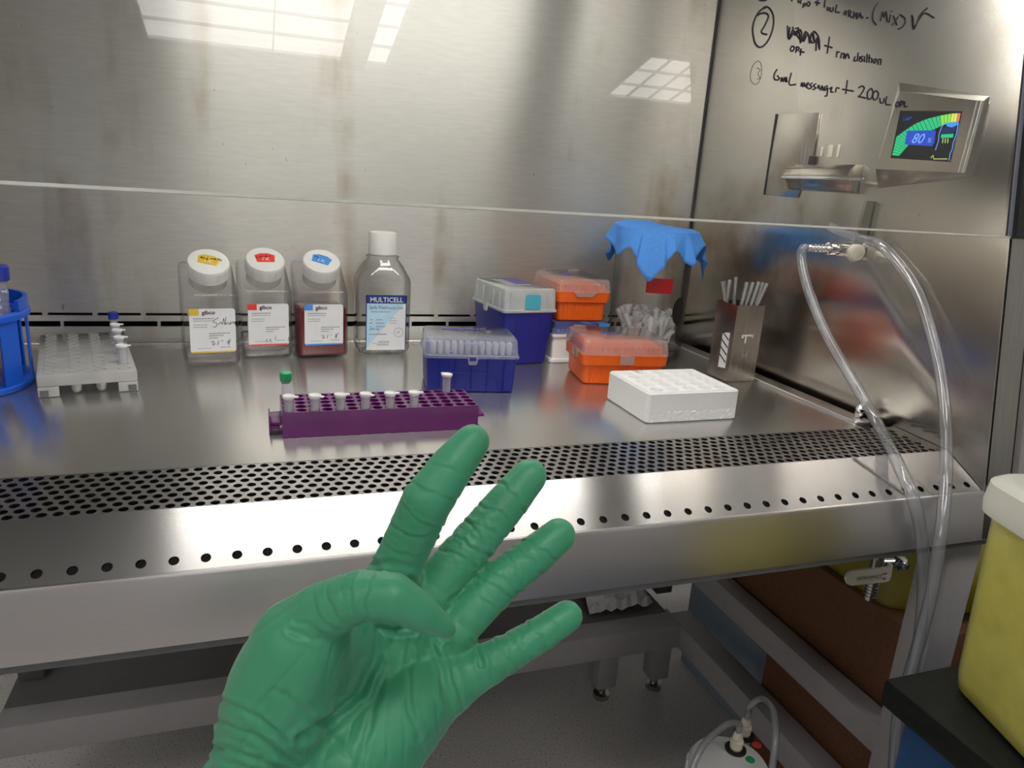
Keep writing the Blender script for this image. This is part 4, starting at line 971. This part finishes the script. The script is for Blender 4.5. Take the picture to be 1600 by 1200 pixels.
# ---- translucent flat rack at the left with a row of tubes
wa, wbp = onz(56, 589, .0265), onz(214, 578, .0265)
cx, cy, rz, w = fit2(wa, wbp, .235); rz = math.radians(11.5); dpt = .235
u = Vector((math.cos(rz), math.sin(rz), 0)); v = Vector((-u.y, u.x, 0)); c_ = wa + u * (w / 2) + v * (dpt / 2); cx, cy = c_.x, c_.y
rw = thing('tube_rack', (cx, cy, G), 'low milky translucent tube rack between the blue rack and the bottles', 'tube rack', rz)
r_ = MB(); r_.prism([(-w / 2, -dpt / 2), (w / 2, -dpt / 2), (w / 2, dpt / 2), (-w / 2, dpt / 2)], 'z', .0125, .0265, .0015); r_.build('deck', M['rackw'], rw)
for (sx, sy) in ((-1, -1), (1, -1), (1, 1), (-1, 1)):
    ftm = MB(); ftm.box(sx * w / 2 - (.022 if sx > 0 else 0), sx * w / 2 + (.022 if sx < 0 else 0), sy * dpt / 2 - (.016 if sy > 0 else 0), sy * dpt / 2 + (.016 if sy < 0 else 0), 0, .0124, .001); fo = ftm.build('foot', M['rackw'], rw)
    MB().box(sx * (w / 2 - .0065) - .0045, sx * (w / 2 - .0065) + .0045, sy * dpt / 2 - .0006, sy * dpt / 2 + .0002, .001, .0085).build('pad', M['framed'], fo, False)
wl_ = MB(); pads = MB()
for i in range(4):
    for j in range(11):
        xx = -w / 2 + w * (i + .5) / 4; yy = -dpt / 2 + .012 + (dpt - .024) * j / 10
        wl_.lathe([(.0072, .0266), (.0072, .0272), (.0056, .0272), (.0056, .0266)], 14, Matrix.Translation((xx, yy, 0)), False, False)
        if j < 2 : pads.lathe([(.0062, .0125), (.0055, .004), (.003, .001), (.001, .0006)], 14, Matrix.Translation((xx, yy, 0)))
wl_.build('well_rims', M['rackw'], rw); pads.build('well_bottoms', M['rackw'], rw)
WM = Matrix.Translation((cx, cy, G)) @ Matrix.Rotation(rz, 4, 'Z')
def at_row(j): return WM @ Vector((w / 2 - w / 8, -dpt / 2 + .012 + (dpt - .024) * j / 10, .0275 - .0125))
wds = ['nearest', 'second from the front', 'third from the front', 'fourth from the front']
for q, (j, wd) in enumerate(zip((1.2, 3.6, 5.8, 7.6), wds)):
    p = at_row(j); c = copytree(src, (p.x, p.y, p.z - .005), rz + .1 * (q - 1), 'clear microtube in the milky rack, ' + wd); c['group'] = 'microtubes in the milky rack'
p = at_row(9.4); bt_ = microtube('microtube', (p.x, p.y, p.z - .001), 'blue-capped microtube at the back of the row in the milky rack', 'microtubes in the milky rack', 'capblue', 0, True)
# ---- blue floating rack at the left edge with a conical tube
bc = Vector((-.3225, 1.035, G))
br = thing('conical_tube_rack', bc, 'bright blue tube rack cut off by the left edge', 'tube rack')
r_ = MB()
Rx, Ry = .058, .078
def oval(f, z): return [Vector((Rx * f * math.cos(2 * PI * k / 40), Ry * f * math.sin(2 * PI * k / 40), z)) for k in range(40)]
r_.loft([oval(1, 0), oval(1.02, .002), oval(1.02, .006), oval(.99, .008)]); r_.build('base_plate', M['rackblue'], br)
r_ = MB()
for k in range(8):
    a = 2 * PI * (k + .35) / 8; a0, a1 = a - .20, a + .20
    ring = [(Rx * math.cos(q) * f, Ry * math.sin(q) * f) for f, q in ((1, a0), (1, a), (1, a1), (.96, a1), (.96, a), (.96, a0))]
    r_.prism(ring, 'z', .0078, .088)
r_.build('wall_post', M['rackblue'], br)
r_ = MB(); r_.loft([oval(.99, .0835), oval(1.06, .086), oval(1.06, .092), oval(1.0, .094)], False, False)
r_.loft([oval(.99, .0835), oval(.95, .0835)], False, False); r_.loft([oval(.95, .0835), oval(.95, .094)], False, False); r_.loft([oval(.95, .094), oval(1.0, .094)], False, False); r_.build('rim', M['rackblue'], br)
# back half higher rim with scallops
r_ = MB(); ring0 = []
pts_ = [(Rx * 1.03 * math.cos(q), Ry * 1.03 * math.sin(q)) for q in [math.radians(-15 + 10 * k) for k in range(22)]]
pin_ = [(Rx * .95 * math.cos(q), Ry * .95 * math.sin(q)) for q in [math.radians(-15 + 10 * k) for k in range(21, -1, -1)]]
r_.prism(pts_ + pin_, 'z', .0942, .107); r_.build('raised_rim', M['rackblue'], br)
r_ = MB()
for (xx, yy) in ((.026, .040), (-.014, .045)):
    r_.tube([Vector((xx + .0175 * math.cos(q), yy + .0175 * math.sin(q), .088)) for q in [2 * PI * k / 24 for k in range(25)]], .003, 8, False)
r_.build('tube_ring', M['rackblue'], br)
tl = ony(2, 415, 1.018)
ct = thing('conical_tube', (-.2875, 1.014, .0098), 'blue-capped conical tube of pink liquid standing in the bright blue rack', 'conical tube', .4)
o = MB(); o.lathe([(.003, 0), (.0045, .001), (.0135, .018), (.0138, .022), (.0140, .125)], 32, None, True, False); o.build('tube_body', M['conical'], ct)
o = MB(); o.lathe([(.002, .0015), (.0125, .0185), (.0128, .022), (.0128, .036)], 28); o.build('liquid', M['pinkliq'], ct)
o = MB(); o.lathe([(.0165, .122), (.0172, .123), (.0172, .1385), (.016, .1395), (.0145, .1395)], 40); o.build('cap', M['capblue'], ct)
gm = MB()
for k, s in enumerate(('25', '30', '35', '40', '45', '50 mL')):
    a = -PI / 2 + .15; P_ = Matrix.Rotation(0, 4, 'Z')
    letters(s, .0052, M['white'], ct, Matrix.Translation((-.0015, -.01445, .062 + .0095 * k)) @ Matrix.Rotation(PI / 2, 4, 'X'), 'scale_number')
# ---- glass jar of tips under a blue wrap
jc = (.655, 1.135)
jb0, jb1 = onz(952, 556, 0), onz(1073, 549, 0)
jt = thing('glass_jar', (jc[0], jc[1], G), 'tall clear jar holding loose tips under a blue wrap', 'jar')
JR, JH = .0655, .217
o = MB(); o.lathe([(.055, .0), (.063, .002), (JR, .008), (JR, JH - .01), (JR + .003, JH - .008), (JR + .003, JH), (JR - .002, JH)], 48, None, True, False); o.build('jar_wall', M['clear2'], jt)
o = MB(); o.lathe([(.061, .0032), (.0625, .008), (.0625, .009)], 40); o.build('jar_base', M['clear2'], jt)
def onjar(a0, a1, z0_, z1_, name, mat, off=.0006):
    m_ = MB(); n = 12; q = [[Vector(((JR + off) * math.cos(a0 + (a1 - a0) * k / n), (JR + off) * math.sin(a0 + (a1 - a0) * k / n), z)) for k in range(n + 1)] for z in (z0_, z1_)]
    m_.loft(q, False, False, False); return m_.build(name, M[mat], jt)
vd = math.atan2(-jc[1], -jc[0])            # the side towards the viewer
onjar(vd - .10, vd + .58, .119, .144, 'red_sticker', 'redsticker')
m_ = MB(); da = math.atan2(.2, 1) - .95 + .2
def jarspot(px, py):
    d_ = ray(px, py); o_ = EYE - Vector((jc[0], jc[1], 0)); A_ = d_.x ** 2 + d_.y ** 2; B_ = 2 * (o_.x * d_.x + o_.y * d_.y); C_ = o_.x ** 2 + o_.y ** 2 - (JR + .0008) ** 2
    D_ = B_ * B_ - 4 * A_ * C_
    tt = (-B_ - math.sqrt(max(0, D_))) / (2 * A_); return o_ + d_ * tt
cy_ = jarspot(1060, 487); a_c = math.atan2(cy_.y, cy_.x)
ring = [Vector(((JR + .0008) * math.cos(a_c + .22 * math.cos(q)), (JR + .0008) * math.sin(a_c + .22 * math.cos(q)), cy_.z + .0235 * math.sin(q))) for q in [2 * PI * k / 24 for k in range(24)]]
m_.loft([ring, [p * 1.0 + Vector((.0005 * math.cos(a_c), .0005 * math.sin(a_c), 0)) for p in ring]]); m_.build('dark_seal', M['black'], jt)
# loose tips heaped in the jar
rj = random.Random(11); first = None
k = 0
while k < 120:
    r0 = rj.uniform(0, .043); a0 = rj.uniform(0, 2 * PI); lay = k / 120
    z0_ = .012 + lay * .026 + rj.uniform(-.004, .004)
    tilt = rj.uniform(.1, .75); az = rj.uniform(0, 2 * PI)
    L_t = .052
    dirv = Vector((math.sin(tilt) * math.cos(az), math.sin(tilt) * math.sin(az), math.cos(tilt)))
    p = Vector((r0 * math.cos(a0), r0 * math.sin(a0), z0_)); q = p + dirv * L_t
    if math.hypot(q.x, q.y) > .056: continue
    rot = dirv.to_track_quat('Z', 'Y').to_euler()
    if first is None:
        o = MB(); o.lathe([(.0010, 0), (.0040, .032), (.0048, .036), (.0052, .052), (.0045, .052), (.0036, .034)], 12, None, True, False); first = o.build('pipette_tip', M['tip'], None)
        tag(first, 'loose clear pipette tip in the heap inside the tall jar', 'pipette tip', 'loose tips in the jar'); c = first
    else: c = first.copy(); COL.objects.link(c)
    c.location = (jc[0] + p.x, jc[1] + p.y, p.z + H0 + G); c.rotation_euler = rot; k += 1
# blue sterilisation wrap draped over the jar mouth, with pointed corners
wr = MB(); NA, NR = 96, 12
corner = [math.radians(q) for q in (-122, -74, -12, 60, 115, 192)]
clen = [.066, .036, .066, .05, .05, .030]
def drop(a):
    s = .022
    for c_a, l_ in zip(corner, clen):
        dlt = (a - c_a + PI) % (2 * PI) - PI; s = max(s, l_ * max(0, 1 - abs(dlt) / .52) + .018)
    return s
grid = []
for j in range(NR + 1):
    ring = []
    for k in range(NA):
        a = 2 * PI * k / NA
        f = j / NR
        if f <= .4: r_ = (JR + .006) * f / .4; z = JH + .0045 + .003 * noise.noise(Vector((math.cos(a) * r_ * 40, math.sin(a) * r_ * 40, 1))) + .006 * (1 - f / .4) + .006 * max(0, math.cos(a - 2.4))
        else:
            g_ = (f - .4) / .6; dl = drop(a); fold = math.sin(a * 7 + 1.0) * .5 + math.sin(a * 11 + 2) * .3
            r_ = JR + .006 + g_ * (.010 + .008 * fold + .014 * (dl > .05)) ; z = JH + .0035 - g_ * dl + .006 * max(0, math.cos(a - 2.4)) * (1 - g_)
        ring.append(Vector((r_ * math.cos(a), r_ * math.sin(a), z)))
    grid.append(ring)
wr.loft(grid[1:], True, False)
wo = wr.build('sterile_wrap', M['cloth'], None, True, 25, loc=(jc[0], jc[1], G)); tag(wo, 'sky blue wrap draped over the mouth of the tall jar', 'wrap')
md = wo.modifiers.new('thick', 'SOLIDIFY'); md.thickness = .0008; md.offset = 1
# ---- steel pipette canister with glass pipettes
sa, sb_ = onz(1136, 597, 0), onz(1180, 600, 0)
rz = .03; w = .052; H = .1215; cx, cy = .7035 + .026 - .0008, .948 + .026 + .0008
sx_ = thing('pipette_canister', (cx, cy, G), 'square stainless canister holding glass pipettes against the right panel', 'canister', rz)
hw_ = w / 2; hd_ = .026
o = MB(); o.loft([[Vector((a * hw_, b2 * hd_, z)) for a, b2 in ((-1, -1), (1, -1), (1, 1), (-1, 1))] for z in (.0, H)], True, False)
o.loft([[Vector((a * (hw_ - .001), b2 * (hd_ - .001), z)) for a, b2 in ((-1, -1), (1, -1), (1, 1), (-1, 1))] for z in (H, .004)], False, True)
bo = o.build('canister_body', M['box'], sx_, False)
o = MB(); o.prism([(-.017, .020), (.000, .018), (.000, .074), (-.017, .077)], 'x', -hw_ - .0008, -hw_ - .0002); sp_o = o.build('side_label', M['paper'], sx_, False)
o = MB()
for k in range(4): z_ = .028 + .012 * k; o.loft([[Vector((-hw_ - .0012, y_, zz)) for y_, zz in ((-.0172, z_), (.0002, z_ + .010), (.0002, z_ + .0125), (-.0172, z_ + .0025))], [Vector((-hw_ - .0009, y_, zz)) for y_, zz in ((-.0172, z_), (.0002, z_ + .010), (.0002, z_ + .0125), (-.0172, z_ + .0025))]])
o.build('label_stripes', M['ink'], sp_o, False)
o = MB(); o.box(-.010, .012, -hd_ - .0006, -hd_ - .0001, .073, .0755); o.box(-.010, -.007, -hd_ - .0006, -hd_ - .0001, .070, .0755); o.box(.009, .012, -hd_ - .0006, -hd_ - .0001, .071, .0755); o.box(-.003, -.001, -hd_ - .0006, -hd_ - .0001, .062, .073); o.build('tape_residue', M['paper'], sx_, False)
mm = Matrix.Translation((.002, -hd_ - .0004, .036)) @ Matrix.Rotation(PI / 2, 4, 'X') @ Matrix.Rotation(-PI / 2, 4, 'Z')
letters('H', .016, M['grey_ink'], sx_, Matrix.Translation((-.006, -hd_ - .0004, .0385)) @ Matrix.Rotation(PI / 2, 4, 'X'), 'stamped_letter')
SMx = Matrix.Translation((cx, cy, G)) @ Matrix.Rotation(rz, 4, 'Z'); first = None
M['glassp'] = clear('glass_pipette', (.9, .9, .9), (.38, .38, .38), .09, .04, .22, (.72, .72, .72))
pip = [(1122, 440, 1120, 472), (1131, 440, 1128, 472), (1141, 437, 1135, 473), (1150, 433, 1147, 472), (1171, 441, 1159, 474), (1178, 441, 1166, 474), (1186, 440, 1174, 475), (1192, 441, 1181, 476), (1199, 443, 1189, 477), (1206, 446, 1195, 477)]
for i, (tx_, ty_, bx_, by_) in enumerate(pip):
    left = i < 4
    Y = cy + (.010 if left else -.012) + .002 * (i % 2)
    T = ony(tx_, ty_, Y); B = ony(bx_, by_, Y)
    inv = SMx.inverted(); e_x, e_y = hw_ - .0048, hd_ - .0048
    lim = lambda p: Vector((max(-e_x, min(e_x, p.x)), max(-e_y, min(e_y, p.y)), p.z))
    Rl = lim(inv @ B); Rl.z = H; Tl = inv @ T; kz = max(.02, Tl.z - H)
    bl = Rl - (Tl - Rl) * ((H - .006) / kz); bl.z = .006; bl = lim(bl)
    Tl = Rl + (Rl - bl) * (kz / (H - .006))
    basw, T = SMx @ bl, SMx @ Tl; dv2 = (T - basw).normalized()
    rot = dv2.to_track_quat('Z', 'Y').to_euler(); Lq = (T - basw).length
    if first is None:
        o = MB(); o.lathe([(.0028, 0), (.0030, .001), (.0031, .146), (.0033, .150), (.0025, .150), (.0024, .146), (.0022, .004)], 14, None, True, False); first = o.build('glass_pipette', M['glassp'], None); c = first
    else: c = first.copy(); COL.objects.link(c)
    c.location = (basw.x, basw.y, basw.z + H0); c.rotation_euler = rot; c.scale = (1, 1, Lq / .150)
    tag(c, 'clear glass pipette in the upright cluster on the left of the steel canister' if left else 'clear glass pipette in the cluster leaning right in the steel canister', 'glass pipette', 'upright pipettes in the canister' if left else 'leaning pipettes in the canister')
# ================================================================== THE GLOVED HAND
def J(px, py, d, rpx): return (atd(px, py, d), rpx * d / FPX)
FING = {
 'index': [J(612, 905, .325, 40), J(628, 868, .322, 39), J(667, 784, .315, 40.5), J(706, 729, .318, 35), J(738, 690, .322, 28)],
 'middle': [J(668, 935, .335, 36), J(690, 902, .338, 35), J(741, 846, .345, 35), J(789, 789, .352, 33), J(827, 744, .358, 28)],
 'ring': [J(712, 985, .335, 35), J(735, 958, .338, 34), J(782, 908, .345, 34), J(832, 870, .352, 31), J(873, 836, .358, 27)],
 'little': [J(735, 1052, .333, 37), J(762, 1038, .335, 33), J(806, 1013, .340, 28.5), J(850, 987, .345, 27), J(886, 963, .349, 25)],
 'thumb': [J(455, 1010, .290, 60), J(498, 958, .280, 46), J(560, 932, .273, 41), J(613, 932, .270, 38), J(655, 956, .273, 30), J(690, 978, .277, 19), J(699, 983, .278, 15)],
}
PALM = [
 [J(430, 1250, .305, 120), J(450, 1150, .308, 95), J(545, 1010, .322, 66), J(618, 900, .328, 42)],
 [J(470, 1250, .308, 110), J(520, 1130, .318, 90), J(610, 1020, .330, 60), J(672, 930, .338, 38)],
 [J(500, 1260, .310, 100), J(570, 1130, .322, 80), J(650, 1040, .335, 55), J(714, 985, .338, 36)],
 [J(530, 1260, .310, 85), J(600, 1140, .318, 82), J(668, 1078, .328, 60), J(722, 1055, .334, 42)],
 [J(415, 1160, .295, 80), J(440, 1075, .288, 84), J(470, 1010, .285, 78), J(500, 960, .282, 46)],
 [J(540, 1200, .306, 80), J(640, 1100, .318, 64)],
 [J(430, 1250, .305, 120), J(330, 1400, .290, 140), J(250, 1560, .272, 150)],
 [J(500, 1250, .305, 100), J(400, 1400, .290, 135)],
]
hb = bmesh.new()
def ball_pair(a, ra, b2, rb):
    t = bmesh.new()
    for c, r in ((a, ra), (b2, rb)):
        bmesh.ops.create_icosphere(t, subdivisions=3, radius=r, matrix=Matrix.Translation(c))
    res = bmesh.ops.convex_hull(t, input=t.verts)
    bmesh.ops.delete(t, geom=[g for g in res['geom_interior'] if isinstance(g, bmesh.types.BMVert)], context='VERTS')
    mp = {v: hb.verts.new(v.co) for v in t.verts}
    for f in t.faces:
        try: hb.faces.new([mp[v] for v in f.verts])
        except ValueError: pass
    t.free()
def chain(ch):
    for (a, ra), (b2, rb) in zip(ch, ch[1:]): ball_pair(a, ra, b2, rb)
for ch in FING.values(): chain(ch)
for ch in PALM: chain(ch)
me = bpy.data.meshes.new('hand_raw'); hb.to_mesh(me); hb.free()
ho = bpy.data.objects.new('hand_raw', me); COL.objects.link(ho)
md = ho.modifiers.new('r', 'REMESH'); md.mode = 'VOXEL'; md.voxel_size = .00075; md.use_smooth_shade = True
md2 = ho.modifiers.new('s', 'SMOOTH'); md2.factor = .5; md2.iterations = 26
dg = bpy.context.evaluated_depsgraph_get(); me2 = bpy.data.meshes.new_from_object(ho.evaluated_get(dg))
bpy.data.objects.remove(ho)
# folds of the nitrile: transverse ones on the fingers, long ones over the palm, rings at the wrist
me2.calc_loop_triangles()
nv = len(me2.vertices)
nrm = [v.normal.copy() for v in me2.vertices]; cos_ = [v.co.copy() for v in me2.vertices]
def segdist(p, a, b2):
    ab = b2 - a; t = max(0, min(1, (p - a).dot(ab) / ab.length_squared)); return (p - (a + ab * t)).length, t
FS = []
for fi, (nm, ch) in enumerate(FING.items()):
    s = 0
    for (a, ra), (b2, rb) in zip(ch, ch[1:]):
        L_ = (b2 - a).length; FS.append((fi, nm, a, b2, ra, rb, s, L_)); s += L_
FLEN = {}
for f in FS: FLEN[f[1]] = f[6] + f[7]
def ridge(x): return 1 - abs(x) * 2.2
def pxof(p):
    v = p - EYE; zz = v.dot(AF); return 800 + FPX * v.dot(AR) / zz, 600 + FPX * v.dot(AD) / zz
def gauss(x): return math.exp(-x * x)
# strong single creases: (finger, distance along as a share, width mm, depth mm, tilt)
CR = {'index': [(.26, 1.3, .5, .25), (.40, 1.2, .8, .3), (.50, 1.0, .7, -.2), (.62, 1.2, .7, .25), (.78, 1.2, .5, .3)],
      'middle': [(.30, 1.2, .8, .3), (.40, 1.2, .9, .2), (.47, 1.1, .9, -.3), (.54, 1.2, .8, .3), (.66, 1.0, .7, .2), (.80, 1.2, .8, -.2)],
      'ring': [(.26, 1.1, .7, .25), (.38, 1.2, .9, .2), (.46, 1.1, .9, .3), (.55, 1.2, .8, -.2), (.68, 1.0, .8, .2), (.80, 1.1, .8, .3)],
      'little': [(.22, 1.2, .7, .3), (.33, 1.2, .8, .2), (.48, 1.2, .8, .25), (.66, 1.1, .8, .2), (.85, 1.0, .5, .2)],
      'thumb': [(.54, 1.3, .9, .15), (.60, 1.1, .8, -.15), (.47, 1.3, .7, .2), (.40, 1.3, .7, .3), (.33, 1.5, .6, .3)]}
WR0, WR1 = atd(470, 1100, .30), atd(330, 1400, .29); WD = (WR1 - WR0).normalized()
# the sharp fold where the thumb crosses the palm, and long folds from it to the heel of the hand
FOLDS = [([(640, 985), (592, 983), (588, 1030), (565, 1080), (520, 1120), (470, 1150)], 10, 2.6), ([(640, 1000), (640, 1060), (640, 1110), (655, 1150)], 7, 1.0), ([(668, 985), (690, 1050), (700, 1110)], 8, 1.2), ([(600, 1040), (580, 1120), (560, 1200)], 9, .9),
         ([(540, 985), (490, 1000), (455, 985)], 7, .9), ([(550, 965), (500, 975), (462, 975)], 6, .7), ([(700, 1010), (715, 1075), (722, 1105)], 6, .9), ([(430, 1080), (500, 1130), (560, 1200)], 10, .7),
         ([(300, 1160), (380, 1180), (480, 1215)], 8, 1.3), ([(322, 1120), (400, 1150), (470, 1200)], 8, 1.2), ([(345, 1092), (400, 1120), (450, 1160)], 7, 1.0), ([(640, 905), (655, 930), (665, 960)], 7, 1.0), ([(575, 880), (610, 880), (650, 885)], 7, .9), ([(700, 940), (715, 930), (728, 925)], 5, .9), ([(735, 1000), (745, 1015), (752, 1040)], 6, .9), ([(760, 1005), (770, 1025), (772, 1060)], 6, .8), ([(560, 870), (585, 880), (600, 905)], 6, .7)]
def pdist(x, y, pl):
    best = 1e9
    for (ax, ay), (bx_, by_) in zip(pl, pl[1:]):
        dx_, dy_ = bx_ - ax, by_ - ay; t = max(0, min(1, ((x - ax) * dx_ + (y - ay) * dy_) / (dx_ * dx_ + dy_ * dy_)))
        best = min(best, math.hypot(x - ax - dx_ * t, y - ay - dy_ * t))
    return best
FB_ = [(min(p[0] for p in pl) - 40, max(p[0] for p in pl) + 40, min(p[1] for p in pl) - 40, max(p[1] for p in pl) + 40, pl, w, a) for pl, w, a in FOLDS]
newco = [0.0] * (3 * nv)
for i in range(nv):
    p, n_ = cos_[i], nrm[i]; h = 0.0
    best = None
    for f in FS:
        d_, t = segdist(p, f[2], f[3]); r_ = f[4] + (f[5] - f[4]) * t
        e = d_ - r_
        if best is None or e < best[0]: best = (e, f, t)
    e, f, t = best; u = (f[6] + f[7] * t) / FLEN[f[1]]
    onf = max(0, min(1, (.004 - e) / .003)) * max(0, min(1, (u - .14) / .10)) if f[1] != 'thumb' else max(0, min(1, (.004 - e) / .003)) * max(0, min(1, (u - .25) / .12))
    ax = (f[3] - f[2]).normalized(); fw = AF * -1; c = n_.dot(fw); sd = n_.dot(ax.cross(fw).normalized())
    if onf > 0:
        sm = u * FLEN[f[1]] * 1000          # mm along the finger
        env = (.35 + .65 * max(0, 1 - abs(u - .42) / .32)) * (1 if f[1] not in ('index', 'thumb') else .6)
        w1 = noise.noise(Vector((sm / 5.0 + sd * 1.3, c * 1.3 + 7 * f[0], sd * 1.5)))
        w2 = noise.noise(Vector((sm / 2.2 - sd * 1.2, c * 1.4 + 5 + 9 * f[0], sd * 1.6)))
        h += onf * env * (.00030 * ridge(w1) + .00024 * ridge(w2) - .00028)
        for (uc, w, dp, tl) in CR[f[1]]:
            kk = (u - uc) * FLEN[f[1]] * 1000 - tl * 11 * sd + 2.0 * noise.noise(Vector((sd * 1.6, uc * 40, c * 1.5))); md_ = max(0, .62 + .8 * noise.noise(Vector((sd * 1.3 + uc * 31, c * 1.2, f[0]))))
            h -= onf * .00085 * dp * md_ * gauss(kk / (w * .62)); h += onf * .00045 * dp * md_ * gauss((kk - 1.5 * w) / (w * 1.0))
    pal = 1 - onf
    if pal > 0 and c > -.3:
        x, y = pxof(p)
        phi = math.atan2(y - 860, x - 590)
        rr = math.hypot(x - 590, y - 860)
        h += pal * (.00040 * noise.noise(Vector((phi * 9, rr / 190, 3))) - .00075 * max(0, 1 - abs(noise.noise(Vector((phi * 11, rr / 170, 9)))) / .10) * max(0, noise.noise(Vector((x / 70, y / 70, 2))) + .35) * (1 if 60 < rr < 420 and y > 930 else 0))
        s_ = (p - WR0).dot(WD) * 1000
        wf = max(0, min(1, (s_ - 8) / 18))
        q = noise.noise(Vector((s_ / 5.5 + .010 * (x - 400), x / 260, 1)))
        h += pal * wf * (.0013 * ridge(q) - .0008)
        for (xa, xb, ya, yb, pl, w, a_) in FB_:
            if xa < x < xb and ya < y < yb and c > .05:
                d_ = pdist(x, y, pl); d_ += 5 * noise.noise(Vector((x / 25, y / 25, w))); wj = w * .62; h -= pal * .0008 * a_ * gauss(d_ / wj) - pal * .00042 * a_ * gauss((d_ - 2 * wj) / (wj * 1.2))
    q_ = p + n_ * h
    newco[3 * i:3 * i + 3] = (q_.x, q_.y, q_.z)
me2.vertices.foreach_set('co', newco); me2.update()
me2.polygons.foreach_set('use_smooth', [True] * len(me2.polygons))
mt, nt, N, L = newmat('green_nitrile'); b = prin(nt, (.068, .38, .20), .40, 0, .45)
n = noisetex(nt, 30, (1, 1, 1), 3); r = ramp(nt, n.outputs['Fac'], [(.3, (.063, .36, .19)), (.7, (.073, .40, .212))]); L.new(r.outputs['Color'], b.inputs['Base Color'])
n2 = noisetex(nt, 900, (1, 1, 1), 2); bp = N.new('ShaderNodeBump'); bp.inputs['Strength'].default_value = .12; bp.inputs['Distance'].default_value = .0003; L.new(n2.outputs['Fac'], bp.inputs['Height']); L.new(bp.outputs['Normal'], b.inputs['Normal'])
b.inputs['Sheen Weight'].default_value = .15; out(nt, b.outputs['BSDF']); M['glove'] = mt
me2.name = 'gloved_hand'; me2.materials.clear(); me2.materials.append(mt)
base = atd(300, 1500, .28)
me2.transform(Matrix.Translation(-base))
hand = bpy.data.objects.new('gloved_hand', me2); COL.objects.link(hand); hand.location = base + Vector((0, 0, H0))
tag(hand, 'left hand in a green nitrile glove, four fingers spread and thumb folded over the palm', 'hand')
# white sleeve over the wrist end of the glove, going back down towards the person
e0, e1, e2 = atd(262, 1535, .275) - base, atd(215, 1640, .262) - base, atd(150, 1800, .24) - base
sl = MB(); sl.tube([e0, e1, e2], [.043, .047, .052], 32, True); slo = sl.build('sleeve', plastic('coat_cloth', (.75, .76, .78), .85, .05, 300), hand)
# ================================================================== LIGHT
w = bpy.data.worlds.new('world'); SC.world = w; w.use_nodes = True
bgn = w.node_tree.nodes['Background']; bgn.inputs['Color'].default_value = (.9, .95, 1, 1); bgn.inputs['Strength'].default_value = .15
vs.exposure = EXPO
